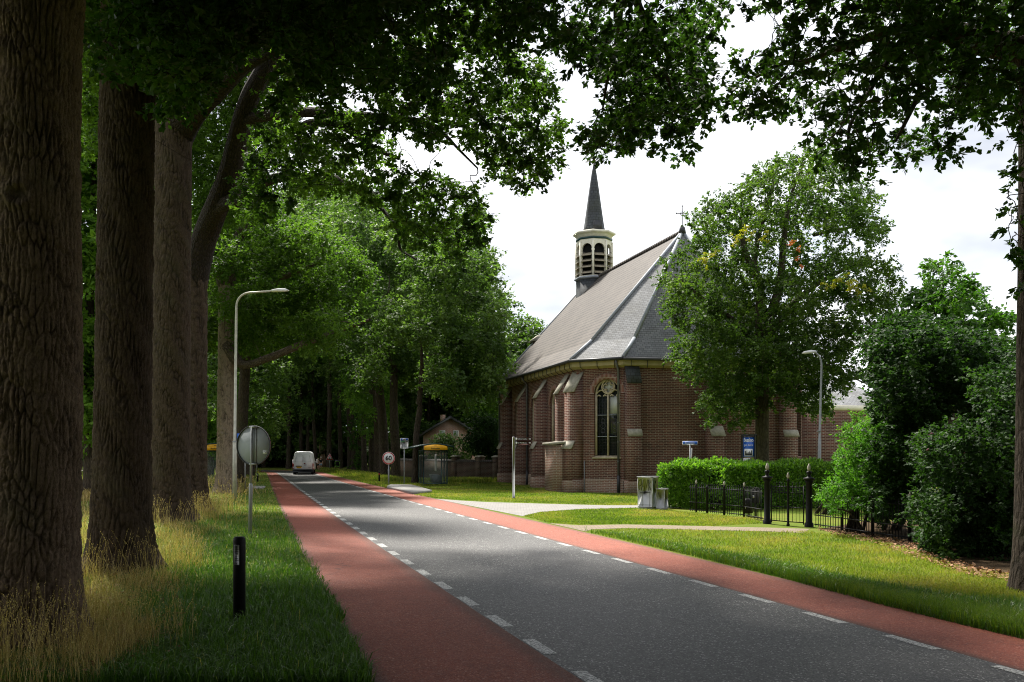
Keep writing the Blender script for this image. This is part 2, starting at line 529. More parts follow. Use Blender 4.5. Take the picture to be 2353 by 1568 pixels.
def furrowed(name, pts, rad, mat, parent, base, rng, na=240, nz=420, cell=(.085, .24), depth=.035, flare=.45, knots=()):
    """old oak trunk: real furrows between bark plates, spreading foot, knots (angle, height, size)"""
    pts = np.asarray(pts, float); rad = np.asarray(rad, float)
    seg = np.concatenate([[0], np.cumsum(np.linalg.norm(np.diff(pts, axis=0), axis=1))]); Ht = seg[-1]
    z = np.linspace(0, 1, nz)**1.15*Ht
    c = np.stack([np.interp(z, seg, pts[:, k]) for k in range(3)], 1); r = np.interp(z, seg, rad)
    ang = 2*PI*np.arange(na)/na
    A, Z = np.meshgrid(ang, z)
    ncol = max(8, int(round(2*PI*float(rad.mean())/cell[0]))); nrow = int(Ht/cell[1])+6
    def wob(am, sc):
        o = np.zeros_like(A)
        for k in range(7):
            f = int(rng.integers(1, 9)); w = rng.uniform(.8, 5)*sc; o += np.sin(f*A+w*Z+rng.random()*6.28)/(1+k*.35)
        return am*o/2.2
    def voro(ca, cb, nc, nr):
        j1 = rng.random((nc, nr)); j2 = rng.random((nc, nr))
        ia = np.floor(ca).astype(int); ib = np.floor(cb).astype(int)
        f1 = np.full(ca.shape, 9.0); f2 = np.full(ca.shape, 9.0)
        for da in (-1, 0, 1):
            for db in (-1, 0, 1):
                qa = ia+da; qb = ib+db
                d = np.hypot(qa+.5+.8*(j1[qa % nc, qb % nr]-.5)-ca, (qb+.5+.9*(j2[qa % nc, qb % nr]-.5)-cb)*.85)
                n1 = np.minimum(f1, d); f2 = np.minimum(np.maximum(f1, d), f2); f1 = n1
        return f2-f1
    ca = A/(2*PI)*ncol + wob(.55, 1.0); cb = Z/cell[1] + wob(.6, 1.3) + 3
    e = voro(ca, cb, ncol, nrow)
    e2 = voro(ca*2+wob(.4, 3), cb*2.2+wob(.4, 3), ncol*2, nrow*3)
    soft = .5+.5*np.clip(wob(1.0, .8), -1, 1)
    plate = np.clip(e/(.20+.34*soft), 0, 1)**.75*(.66+.34*np.clip(e2/.25, 0, 1))
    plate = 1-(1-plate)*(.45+.55*np.clip(.5+.9*wob(.8, 1.4), 0, 1))
    plate = np.clip(plate*(.86+.22*rng.random(A.shape)), 0, 1)
    R_ = np.repeat(r[:, None], na, 1)
    low = np.zeros_like(A)
    for f in (2, 3, 5): low += rng.uniform(.4, 1)*np.sin(f*A+rng.random()*6.28+Z*rng.uniform(-.25, .25))/f
    R_ = R_*(1+.035*low)
    lob = .5+.5*np.sin(5*A+rng.random()*6.28+.6*np.sin(2*A))
    R_ = R_*(1+flare*np.exp(-Z/.38)*(.45+.75*lob)+.10*np.exp(-Z/1.4))
    for (ka, kz, ks) in knots:
        dd = np.hypot((((A-ka+PI) % (2*PI))-PI)*R_, Z-kz)/ks
        R_ = R_ + ks*.20*np.exp(-((dd-1)/.33)**2) - ks*.12*np.exp(-(dd/.6)**2)
        plate = plate*np.clip(dd/.75, .25, 1)
    R_ = R_ + depth*(plate-1) + .010*wob(1.0, 4) + .004*rng.normal(size=A.shape)
    V = np.stack([c[:, None, 0]+R_*np.cos(A), c[:, None, 1]+R_*np.sin(A), c[:, None, 2]+0*A], -1).reshape(-1, 3)
    i = np.arange(nz-1)[:, None]*na; j = np.arange(na)[None, :]; j2 = ((np.arange(na)+1) % na)[None, :]
    q = np.stack([i+j, i+j2, i+na+j2, i+na+j], -1).reshape(-1, 4)
    u0 = (np.arange(na)/na)[None, :].repeat(nz-1, 0)*2*PI*rad.mean(); u1 = ((np.arange(na)+1)/na)[None, :].repeat(nz-1, 0)*2*PI*rad.mean()
    z0 = z[:-1, None].repeat(na, 1); z1 = z[1:, None].repeat(na, 1)
    uv = np.stack([np.stack([u0, z0], -1), np.stack([u1, z0], -1), np.stack([u1, z1], -1), np.stack([u0, z1], -1)], 2).reshape(-1, 2)
    return mk(name, V-np.asarray(base), [q], mat, parent, uv=uv, attrs={'plate': plate.ravel()}, smooth=True)

# ------------------------------------------------------------------ grass
def blades(name, P, hgt, wid, mat, rng, lean=.5, parent=None, head=0.0, rnd=None):
    n = len(P)
    az = rng.random(n)*2*PI; ax = np.stack([np.cos(az), np.sin(az), np.zeros(n)], 1)
    la = rng.random(n)*2*PI; lv = np.stack([np.cos(la), np.sin(la), np.zeros(n)], 1)*(lean*hgt*rng.random(n)**.8)[:, None]
    up = np.array([0, 0, 1.0])
    w = wid[:, None]*ax*.5
    b0 = P - w; b1 = P + w
    m = P + up*(hgt*.6)[:, None] + lv*.35
    m0 = m - w*.75; m1 = m + w*.75
    tip = P + up*(hgt*np.sqrt(np.maximum(.2, 1-.5*lean**2)))[:, None] + lv
    V = np.stack([b0, b1, m1, m0, tip], 1).reshape(-1, 3)
    i = (np.arange(n)*5)[:, None]
    polys = [i+np.array([[3, 2, 4]]), i+np.array([[0, 1, 2, 3]])]
    if rnd is None: rnd = rng.random(n)
    return mk(name, V, polys, mat, parent, attrs={'rnd': np.repeat(rnd, 5)})
def scatter(poly, n, rng, vmin=None):
    """ground points, even over the picture of the polygon (so density follows distance)"""
    poly = np.asarray(poly, float); lo = poly.min(0); hi = poly.max(0)
    out = np.zeros((0, 2))
    while len(out) < n:
        q = lo + rng.random((n, 2))*(hi-lo)
        out = np.vstack([out, q[in_poly(poly, q[:, 0], q[:, 1])]])
    out = out[:n]
    y = H*F/(out[:, 1]-HV)
    return np.stack([(out[:, 0]-CX)/F*y, y, np.zeros(n)], 1), out
# ------------------------------------------------------------------ camera, light, sky
cam = bpy.data.cameras.new('camera'); co = bpy.data.objects.new('camera', cam); COL.objects.link(co)
co.location = (0, 0, H); co.rotation_euler = (R(90), 0, 0)
cam.sensor_width = 36.0; cam.lens = 36.0*F/2353.0
cam.shift_y = (HV-784.0)/2353.0
cam.clip_end = 5000
scene.camera = co
SUN_AZ = (-.45, .89); SUN_EL = 56
az = np.array(SUN_AZ)/np.hypot(*SUN_AZ)
to_sun = Vector((az[0]*math.cos(R(SUN_EL)), az[1]*math.cos(R(SUN_EL)), math.sin(R(SUN_EL))))
sl = bpy.data.lights.new('sun', 'SUN'); sl.energy = 4.2; sl.angle = R(8); sl.color = (1.0, .95, .86)
so = bpy.data.objects.new('sun', sl); COL.objects.link(so)
so.rotation_euler = to_sun.to_track_quat('Z', 'Y').to_euler(); so.location = (-20, 0, 40)
w = bpy.data.worlds.new('World'); scene.world = w; w.use_nodes = True
nt = w.node_tree; bg = nt.nodes['Background']
sky = nt.nodes.new('ShaderNodeTexSky'); sky.sky_type = 'NISHITA'; sky.sun_disc = False
sky.sun_elevation = R(SUN_EL); sky.sun_rotation = math.atan2(az[0], az[1]); sky.dust_density = 2.0
tc = nt.nodes.new('ShaderNodeTexCoord')
mp = nt.nodes.new('ShaderNodeMapping'); mp.inputs['Scale'].default_value = (1.6, 1.6, 3.4); L(nt, tc.outputs['Generated'], mp.inputs[0])
f = noise(nt, 2.1, 6, .58, mp.outputs[0], .4)
cl = ramp(nt, f, [(.30, .62), (.46, .93), (.6, 1.0)])
bri = ramp(nt, noise(nt, 1.4, 5, .6, mp.outputs[0]), [(.40, (2.9, 3.1, 3.5)), (.66, (6.3, 6.3, 6.35))])
L(nt, mix(nt, cl, sky.outputs[0], bri), bg.inputs['Color']); bg.inputs['Strength'].default_value = .1
scene.view_settings.view_transform = 'Standard'; scene.view_settings.look = 'None'
scene.view_settings.exposure = 1.38; scene.view_settings.gamma = 1.0
cy = scene.cycles
cy.max_bounces = 6; cy.diffuse_bounces = 3; cy.glossy_bounces = 2; cy.transmission_bounces = 4; cy.transparent_max_bounces = 6
cy.caustics_reflective = False; cy.caustics_refractive = False
cy.filter_width = 1.05; cy.denoising_prefilter = 'NONE'
cy.use_denoising = True; cy.use_adaptive_sampling = True; cy.adaptive_threshold = .008

# ------------------------------------------------------------------ materials
M = {}
M['oak_bark'] = bark_mat('oak bark', (.008,.006,.005), (.065,.047,.034), 15, 4.6, 1.0, .07)
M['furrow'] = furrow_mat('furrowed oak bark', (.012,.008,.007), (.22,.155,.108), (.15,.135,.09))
M['furrow_shaded'] = furrow_mat('furrowed bark with painted shade', (.007,.005,.004), (.080,.057,.041), (.065,.06,.04))  # darker copy of the furrowed oak bark, shade put into its colour
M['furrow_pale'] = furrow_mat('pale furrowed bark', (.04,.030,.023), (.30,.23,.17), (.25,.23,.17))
M['oak_bark_far'] = bark_mat('grey oak bark', (.03,.022,.017), (.26,.20,.155), 15, 5.0, 1.0, .05)
M['bark_dark'] = bark_mat('dark bark', (.02,.016,.012), (.12,.09,.065), 9, 3.0, .8, .04, moss=(.05,.06,.02))
M['bark_moss'] = bark_mat('mossy bark', (.02,.018,.01), (.10,.085,.05), 7, 3.0, .7, .04, moss=(.10,.09,.03))
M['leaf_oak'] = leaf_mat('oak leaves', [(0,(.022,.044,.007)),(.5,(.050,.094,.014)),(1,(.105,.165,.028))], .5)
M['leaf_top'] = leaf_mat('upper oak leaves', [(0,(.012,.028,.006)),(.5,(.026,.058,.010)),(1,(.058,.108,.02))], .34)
M['leaf_row'] = leaf_mat('roadside tree leaves', [(0,(.027,.054,.013)),(.5,(.062,.108,.026)),(1,(.135,.195,.052))], .36)
M['leaf_light'] = leaf_mat('light leaves', [(0,(.045,.095,.014)),(.5,(.085,.165,.022)),(1,(.16,.25,.04))], .4)
M['leaf_church'] = leaf_mat('church tree leaves', [(0,(.020,.042,.009)),(.5,(.048,.088,.016)),(.88,(.095,.145,.022)),(1,(.14,.16,.022))], .38)
M['leaf_yellow'] = leaf_mat('yellowing leaves', [(0,(.16,.19,.02)),(.6,(.34,.31,.025)),(1,(.48,.38,.04))], .35, tcol=1.0)
M['leaf_rust'] = leaf_mat('rust coloured leaves', [(0,(.40,.11,.04)),(1,(.60,.20,.08))], .25, tcol=.8)
M['leaf_shrub'] = leaf_mat('shrub leaves', [(0,(.010,.027,.007)),(.6,(.023,.054,.012)),(1,(.055,.105,.022))], .3, rough=.6)
M['leaf_maple'] = leaf_mat('maple leaves', [(0,(.020,.055,.008)),(.6,(.045,.105,.014)),(1,(.10,.18,.025))], .4)
M['leaf_laurel'] = leaf_mat('laurel leaves', [(0,(.04,.10,.011)),(.5,(.095,.20,.018)),(1,(.19,.32,.035))], .34, rough=.38, spec=.35)
M['leaf_bright'] = leaf_mat('fresh green leaves', [(0,(.03,.09,.010)),(.5,(.07,.17,.018)),(1,(.14,.27,.03))], .4)
M['leaf_willow'] = leaf_mat('feathery shrub leaves', [(0,(.04,.08,.02)),(1,(.12,.19,.06))], .3)
M['leaf_ivy'] = leaf_mat('ivy leaves', [(0,(.02,.055,.01)),(1,(.08,.16,.025))], .3)
M['grass'] = leaf_mat('verge grass', [(0,(.022,.060,.007)),(.6,(.065,.140,.014)),(.9,(.14,.21,.03)),(1,(.34,.28,.09))], .35, rough=.38, tcol=1.2, spec=.45)
M['lawn'] = leaf_mat('mown lawn grass', [(0,(.070,.125,.014)),(.45,(.150,.205,.024)),(.75,(.25,.25,.045)),(1,(.36,.28,.10))], .35, rough=.5, tcol=1.2)
M['dry'] = leaf_mat('dry grass', [(0,(.15,.11,.03)),(.35,(.36,.25,.09)),(.8,(.56,.41,.19)),(1,(.70,.56,.32))], .3, rough=.6, tcol=.8)
M['litter'] = leaf_mat('fallen leaves', [(0,(.10,.045,.02)),(.5,(.26,.13,.06)),(1,(.45,.28,.17))], .1, rough=.7, tcol=.7)

def ground_mat(name, cols, sc=1.2, fine=30):
    m, nt, bs = new_mat(name)
    oc = objco(nt)
    a = noise(nt, sc*.35, 6, .65, oc); b = noise(nt, fine, 4, .7, oc); c = noise(nt, sc*.06, 4, .6, oc)
    col = ramp(nt, a, [(.32, cols[0]), (.52, cols[1]), (.70, cols[2])])
    col = mix(nt, ramp(nt, c, [(.42, 0.0), (.62, .6)]), col, cols[2])
    col = mix(nt, ramp(nt, b, [(.3, .55), (.65, 0.0)]), col, tuple(x*.45 for x in cols[0]))
    L(nt, col, bs.inputs['Base Color']); bs.inputs['Roughness'].default_value = .95
    bs.inputs['Specular IOR Level'].default_value = .1
    bump(nt, bs, b, .8, .03)
    return m
M['ground'] = ground_mat('grass ground', [(.07,.125,.012), (.12,.17,.018), (.22,.20,.045)])
M['verge'] = ground_mat('verge soil', [(.05,.04,.018), (.09,.07,.03), (.15,.11,.045)], 2.0)
M['soil'] = ground_mat('shrub bed soil', [(.03,.02,.012), (.06,.04,.02), (.10,.065,.035)], 2.0)

def road_mat(name, base, hi, speck, rough, sp_sc=190, tracks=False):
    m, nt, bs = new_mat(name)
    oc = objco(nt)
    vo = N(nt, 'ShaderNodeTexVoronoi', Scale=sp_sc/3); L(nt, oc, vo.inputs['Vector'])
    sep = N(nt, 'ShaderNodeSeparateColor'); L(nt, vo.outputs['Color'], sep.inputs[0])
    st = ramp(nt, sep.outputs[0], [(.0, base), (.45, base), (.75, hi), (.93, hi), (.97, speck)])
    big = noise(nt, .45, 6, .65, oc); mid = noise(nt, 3.2, 5, .7, oc)
    col = mix(nt, ramp(nt, big, [(.4, 0.0), (.7, .45)]), st, tuple(min(1, c*1.45+.01) for c in base))
    col = mix(nt, ramp(nt, mid, [(.45, 0.0), (.75, .4)]), col, tuple(c*.6 for c in base))
    L(nt, col, bs.inputs['Base Color'])
    # wheel tracks polished along the lane, dirt and washed-in soil along both edges
    su = N(nt, 'ShaderNodeSeparateXYZ'); L(nt, uvco(nt), su.inputs[0])
    wob = N(nt, 'ShaderNodeMath', operation='MULTIPLY_ADD'); L(nt, noise(nt, .8, 3, .6, oc), wob.inputs[0]); wob.inputs[1].default_value = .10; L(nt, su.outputs[0], wob.inputs[2])
    if tracks: col = mix(nt, ramp(nt, wob.outputs[0], [(.16, 0.0), (.26, .38), (.36, .05), (.48, .0), (.55, .0), (.70, .05), (.80, .38), (.90, 0.0)]), col, tuple(c*1.7 for c in base))
    else: col = mix(nt, ramp(nt, wob.outputs[0], [(.05, .75), (.15, .10), (.5, 0.0), (.9, .10), (1.0, .5)]), col, (.045, .032, .022))
    cr = N(nt, 'ShaderNodeTexVoronoi', feature='DISTANCE_TO_EDGE', Scale=.33); L(nt, oc, cr.inputs['Vector'])
    nzv = N(nt, 'ShaderNodeTexNoise', Scale=1.6, Detail=5); L(nt, oc, nzv.inputs['Vector'])
    vv = N(nt, 'ShaderNodeVectorMath', operation='SCALE'); vv.inputs['Scale'].default_value = .9; L(nt, nzv.outputs['Color'], vv.inputs[0])
    va = N(nt, 'ShaderNodeVectorMath', operation='ADD'); L(nt, oc, va.inputs[0]); L(nt, vv.outputs[0], va.inputs[1]); L(nt, va.outputs[0], cr.inputs['Vector'])
    msk = N(nt, 'ShaderNodeMath', operation='MULTIPLY'); L(nt, ramp(nt, cr.outputs['Distance'], [(0, .8), (.006, 0.0)]), msk.inputs[0]); L(nt, ramp(nt, big, [(.50, 0.0), (.60, 1.0)]), msk.inputs[1])
    col = mix(nt, msk.outputs[0], col, tuple(c*.3 for c in base))
    L(nt, col, bs.inputs['Base Color'])
    L(nt, ramp(nt, sep.outputs[1], [(0, rough-.12), (1, rough+.12)]), bs.inputs['Roughness'])
    bs.inputs['Specular IOR Level'].default_value = .45
    h = mix(nt, .35, vo.outputs['Distance'], noise(nt, sp_sc*.4, 3, .6, oc))
    bump(nt, bs, h, .55, .012)
    return m
M['asphalt'] = road_mat('asphalt', (.034,.033,.033), (.100,.097,.094), (.50,.49,.47), .56, tracks=True)
M['red'] = road_mat('red asphalt', (.20,.040,.019), (.31,.078,.038), (.44,.20,.14), .74)
M['edge'] = road_mat('dark edge asphalt', (.03,.03,.03), (.06,.06,.06), (.2,.2,.2), .6)
def paint_mat():
    m, nt, bs = new_mat('worn white paint')
    oc = objco(nt)
    f = noise(nt, 38, 5, .75, oc)
    L(nt, ramp(nt, f, [(.43, (.08,.08,.08)), (.54, (.58,.58,.56)), (.8, (.80,.80,.78))]), bs.inputs['Base Color'])
    bs.inputs['Roughness'].default_value = .6
    return m
M['paint'] = paint_mat()
M['paver'] = brick_mat('grey pavers', (.20,.19,.185), (.27,.26,.245), (.12,.115,.11), .22, .11, .008, stain=(.25,.24,.22), var=.4)
M['paver_red'] = brick_mat('worn path bricks', (.20,.15,.12), (.26,.20,.155), (.10,.10,.06), .22, .11, .012, stain=(.16,.14,.08), var=.6)
M['conc'] = pm('concrete', (.36,.35,.33), .85, 0, .2, 9, .3)
M['steel'] = pm('galvanised steel', (.30,.31,.32), .55, .4, .15, 14, .1)
M['lamp_steel'] = pm('weathered lamp steel', (.42,.41,.34), .5, .3, .25, 5, .1)
M['white'] = pm('white paint', (.78,.78,.78), .4, 0, .04)
M['black'] = pm('black plastic', (.009,.009,.010), .6, 0, .3, 8, .1)
M['iron'] = pm('black painted iron', (.008,.008,.009), .6, 0, .3, 10, .15)
M['signred'] = pm('sign red', (.50,.025,.03), .4, 0, .08)
M['signblue'] = pm('sign blue', (.02,.11,.50), .35, 0, .08)
M['yellow'] = pm('shelter yellow', (.85,.42,.01), .4, 0, .05)
M['brown'] = pm('sign brown', (.045,.018,.015), .75, 0, .1)
M['ink'] = pm('black lettering', (.01,.01,.01), .5, 0, .1)
M['teal'] = pm('dark green steel', (.012,.045,.048), .35, .1, .2)
def glass_mat(name, col, rough=.05, alpha=.25):
    m, nt, bs = new_mat(name)
    f = noise(nt, 3, 4, .6, objco(nt))
    L(nt, ramp(nt, f, [(.3, tuple(c*.85 for c in col)), (.7, col)]), bs.inputs['Base Color'])
    bs.inputs['Roughness'].default_value = rough
    bs.inputs['Alpha'].default_value = alpha
    bs.inputs['Specular IOR Level'].default_value = .6
    return m
M['glass'] = glass_mat('shelter glass', (.30,.38,.35), .04, .06)
M['winglass'] = glass_mat('dark window glass', (.02,.025,.026), .12, 1.0)

# ------------------------------------------------------------------ ground and road
def poly_ground(name, uvs, z, mat, kind='structure'):
    pts = [G(u, v) for u, v in uvs]
    return ground_sheet(name, [(p[0], p[1]) for p in pts], z, mat, kind)
def ground_sheet(name, pts, z, mat, kind='structure'):
    o = MB().add([(a, b, z) for a, b in pts], [tuple(range(len(pts)))]).build(name, mat)
    if o.data.polygons[0].normal.z < 0: o.data.flip_normals()
    return tag(o, kind=kind)
ground_sheet('ground', [(-900,-300),(900,-300),(900,1500),(-900,1500)], 0, M['ground'])

E_LL = [(845.6,1568),(828,1516),(784.7,1433),(745.7,1350),(692,1267),(672.6,1223.4),(652,1185),(635,1152.8),(622,1111.6),(612,1085)]
E_LD = [(1343,1565),(1240,1487),(1130,1418),(1058,1368),(1000,1332),(957,1303),(892,1262),(845,1232),(812,1211.6),(786.7,1195),(750.5,1169.9),(717.5,1145.7),(678,1114.9),(638.4,1087.5)]
E_RD = [(2317,1545.4),(2088,1477),(1873,1412),(1705.9,1366),(1583,1331.8),(1484,1304.5),(1402,1280.6),(1275.9,1245.8),(1228,1232),(1113,1201.7),(1014,1173.8),(946,1154.9),(845,1126.6),(757,1099.6),(721.9,1088.6)]
E_RR = [(2353,1465.6),(2180,1426),(2016.5,1385),(1770.7,1320),(1600,1279),(1327,1218),(1197,1187),(1120,1176.5),(998.8,1146.8),(946,1134.7),(891,1123.7),(842.8,1111.6),(796.6,1099.6),(735,1083)]
def edge_fn(pts):
    g = np.array([G(u, v)[:2] for u, v in pts]); g = g[np.argsort(g[:, 1])]
    cf = np.polyfit(g[:, 1], g[:, 0], 3)
    lo, hi = g[0, 1], 86.0
    def f(y):
        y = np.asarray(y, float); yc = np.clip(y, lo, hi)
        d = np.polyval(np.polyder(cf), yc)
        return np.polyval(cf, yc) + d*(y-yc)
    return f
fLL, fLD, fRD, fRR = [edge_fn(e) for e in (E_LL, E_LD, E_RD, E_RR)]
ys = np.concatenate([np.linspace(-30, 8, 12), np.linspace(9, 88, 90)])
rows = [[np.array([f(y), y]) for f in (fLL, fLD, fRD, fRR)] for y in ys]
d0 = unit(np.array([float(fLL(88)-fLL(84)), 4.0])); nl = np.array([-d0[1], d0[0]])
base88 = rows[-1]; ref = base88[0]
w_at = [float(np.dot(p-ref, -nl)) for p in base88]
piv = ref + nl*14.0; a_st = math.atan2(-nl[1], -nl[0])
for k in range(1, 40):
    a = a_st + R(3.0)*k
    rows.append([piv + np.array([math.cos(a), math.sin(a)])*(14.0+wd) for wd in w_at])
rows = np.array(rows)
def road_strip(name, a, b, z, mat, off=(0, 0)):
    V = []; Fc = []; n = len(rows); m = 5
    for i in range(n):
        A = rows[i][a]; B = rows[i][b]; l = np.linalg.norm(B-A); d = (B-A)/l
        A = A + d*off[0]; B = B + d*off[1]
        for k in range(m): 
            p = A+(B-A)*k/(m-1); V.append((p[0], p[1], z))
    Fc = [(i*m+k, i*m+k+1, (i+1)*m+k+1, (i+1)*m+k) for i in range(n-1) for k in range(m-1)]
    uv = [(k_/(m-1), float(i_)) for i in range(n-1) for k in range(m-1) for (k_, i_) in ((k,i),(k+1,i),(k+1,i+1),(k,i+1))]
    return tag(mk(name, V, Fc, mat, uv=uv), kind='structure')
road_strip('cycle_lane', 0, 1, .004, M['red'], (0, -.10))
road_strip('road', 1, 2, .004, M['asphalt'], (-.10, .10))
road_strip('cycle_lane', 2, 3, .004, M['red'], (.10, 0))
def dashes(name, idx, side, wd, first, period, frac):
    """broken white line beside edge idx"""
    pl = rows[:, idx, :]; seg = np.concatenate([[0], np.cumsum(np.linalg.norm(np.diff(pl, axis=0), axis=1))])
    mb = MB(); s = first
    def at(s):
        return np.array([np.interp(s, seg, pl[:, 0]), np.interp(s, seg, pl[:, 1])])
    while s < seg[-1]-2:
        pts = []
        for q in np.linspace(s, s+period*frac, 3):
            p = at(q); t = unit(at(q+.05)-at(q-.05)); n = np.array([t[1], -t[0]])
            pts.append((p-n*wd*.5, p+n*wd*.5))
        vs = [(*a, .008) for a, _ in pts] + [(*b, .008) for _, b in pts]
        mb.add(vs, [(0, 3, 4, 1), (1, 4, 5, 2)])
        s += period
    return tag(mb.build(name, M['paint']), kind='structure')
pl = rows[:, 1, :]; segL = np.concatenate([[0], np.cumsum(np.linalg.norm(np.diff(pl, axis=0), axis=1))])
sL = float(np.interp(G(1240, 1487)[1], pl[:, 1], segL)); 
pr = rows[:, 2, :]; segR = np.concatenate([[0], np.cumsum(np.linalg.norm(np.diff(pr, axis=0), axis=1))])
sR = float(np.interp(G(2088, 1477)[1], pr[:, 1], segR))
PER = 1.69
dashes('road_markings', 1, 0, .16, (sL-.42) % PER, PER, .5)
dashes('road_markings', 2, 0, .14, (sR-.42) % PER, PER, .5)

side = [(998,1146.5),(1060,1151),(1120,1154.5),(1260,1158.5),(1395,1162)]
sd = [G(*p)[:2] for p in side] + [np.array([9, 38.2]), np.array([30, 44.0]), np.array([30, 40.5]), np.array([8.6, 36.0])] + [G(*p)[:2] for p in [(1466,1167),(1330,1170.5),(1241,1177),(1200,1186.5)]]
sd = [tuple(p) for p in sd]
ground_sheet('side_road', sd, .006, M['paver'])
poly_ground('path', [(1262,1203),(1330,1208),(1436,1206),(1540,1208),(1640,1210.5),(1760,1213),(1862,1216),(1842,1226),(1770,1222),(1640,1219),(1540,1216.5),(1436,1214.5),(1360,1217),(1345,1222)], .006, M['paver_red'])
ground_sheet('shrub_bed', [tuple(G(1880,1217)[:2]), tuple(G(2005,1236)[:2]), tuple(G(2095,1258)[:2]), tuple(G(2200,1300)[:2]), tuple(G(2300,1316)[:2]), tuple(G(2420,1325)[:2]), (15, 18.5), (22, 26), (22, 31), (11, 29.5)], .006, M['soil'])
bp = MB().prism([tuple(G(u, v)[:2]) for u, v in [(889,1122),(945.5,1136.5),(992,1132),(946,1118.5),(898,1118)]], 0, .13, 'z').build('bus_platform', M['conc'])
tag(bp, kind='structure')
# ------------------------------------------------------------------ church
M['brick'] = brick_mat('church brick', (.160,.060,.042), (.080,.036,.028), (.36,.31,.26), .30, .088, .010, stain=(.045,.020,.015), var=.55)
M['brick_pale'] = brick_mat('weathered brick', (.26,.12,.085), (.17,.085,.06), (.40,.36,.30), .30, .088, .013, stain=(.16,.14,.09), var=.6)
M['arch_brick'] = brick_mat('arch brick', (.20,.065,.042), (.15,.05,.035), (.40,.34,.28), .075, .4, .012, var=.2)
M['slate'] = roof_mat('roof slate', (.225,.23,.24), (.15,.155,.165), (.05,.05,.053), .24, .135, .012, rough=.72, stain=(.08,.075,.055), var=.5, spec=.22)
M['slate_dark'] = roof_mat('dark slate', (.060,.066,.075), (.040,.044,.05), (.018,.018,.02), .26, .20, .016, rough=.65, spec=.25, stain=(.055,.06,.035), var=.5)
M['tile'] = roof_mat('roof tiles', (.118,.096,.082), (.084,.070,.061), (.014,.011,.010), .24, .32, .055, offs=0.0, rough=.75, stain=(.10,.085,.07), var=.5)
M['lead'] = pm('lead flashing', (.27,.29,.32), .6, .0, .15, 4)
M['stone'] = pm('sandstone', (.42,.36,.25), .85, 0, .25, 5, .3)
M['stonecap'] = pm('grey stone cap', (.31,.29,.24), .85, 0, .3, 5, .3)
M['cream'] = pm('cream paint', (.74,.70,.58), .6, 0, .12, 4)
M['fascia'] = pm('ochre fascia', (.38,.32,.18), .6, 0, .12, 4)
M['gutter'] = pm('dark zinc gutter', (.045,.045,.05), .5, .3, .2)
M['pipe'] = pm('zinc downpipe', (.13,.13,.14), .5, .4, .25)
M['louvre'] = pm('weathered louvre wood', (.30,.26,.19), .8, 0, .3, 8)
M['dark'] = pm('dark interior', (.006,.006,.006), .9)
M['gold'] = pm('gilded ball', (.75,.48,.06), .35, .6, .1)
M['palepane'] = glass_mat('pale window panes', (.46,.48,.46), .2, 1.0)

ch = empty('church', (5.76, 48.6, 0), math.atan2(.244, .97), 'red brick village church with slate apse roof, tiled nave and small spire', 'church')
Z0 = 6.75
def wall_arch(mb, p0, p1, z0, z1, holes, dep=.35, segs=14):
    """wall p0->p1 (outside on the right-hand side of travel... seen left to right); holes: (s centre, half width, sill z, spring z, rise)"""
    p0 = Vector((p0[0], p0[1], 0)); p1 = Vector((p1[0], p1[1], 0)); d = (p1-p0); ln = d.length; d.normalize()
    inn = Vector((-d.y, d.x, 0))
    def P(s, z, k=0): 
        q = p0+d*s+inn*k; return (q.x, q.y, z)
    holes = sorted(holes); s = 0.0
    for (c, hw, zs, zp, rise) in holes:
        a, b = c-hw, c+hw
        mb.add([P(s,z0),P(a,z0),P(a,z1),P(s,z1)], [(0,1,2,3)])
        mb.add([P(a,z0),P(b,z0),P(b,zs),P(a,zs)], [(0,1,2,3)])
        arc = [(c+hw*math.cos(PI-PI*k/segs), zp+rise*math.sin(PI*k/segs)) for k in range(segs+1)]
        for k in range(segs):
            (xa,za),(xb,zb) = arc[k], arc[k+1]
            mb.add([P(xa,za),P(xb,zb),P(xb,z1),P(xa,z1)], [(0,1,2,3)])
            mb.add([P(xa,za),P(xa,za,dep),P(xb,zb,dep),P(xb,zb)], [(0,1,2,3)])
        mb.add([P(a,zs),P(a,zp),P(a,zp,dep),P(a,zs,dep)], [(3,2,1,0)])
        mb.add([P(b,zs),P(b,zp),P(b,zp,dep),P(b,zs,dep)], [(0,1,2,3)])
        mb.add([P(a,zs),P(b,zs),P(b,zs,dep),P(a,zs,dep)], [(0,1,2,3)])
        s = b
    mb.add([P(s,z0),P(ln,z0),P(ln,z1),P(s,z1)], [(0,1,2,3)])
N0, N1, C1, C2, Q1, Q0 = (-1.9,19.6), (-1.9,1.9), (0,0), (9.6,0), (11.5,1.9), (11.5,19.6)
NWIN = [(19.6-yc, .80, 2.35, 4.85, .80) for yc in (18.2, 14.6, 10.4, 6.15)]
AW = (.655*2.687, .74, 1.87, 5.18, .78)
wm = MB()
wall_arch(wm, N0, N1, -.2, Z0, NWIN)
wall_arch(wm, N1, C1, -.2, Z0, [AW])
wall_arch(wm, C1, C2, -.2, Z0, [])
wall_arch(wm, C2, Q1, -.2, Z0, [AW])
wall_arch(wm, Q1, Q0, -.2, Z0, [])
wm.add([(Q0[0],Q0[1],-.2),(N0[0],N0[1],-.2),(N0[0],N0[1],Z0),(4.8,19.6,14.2),(Q0[0],Q0[1],Z0)], [(0,1,2,3,4)])
wm.build('wall', M['brick'], ch)
pl_ = MB()
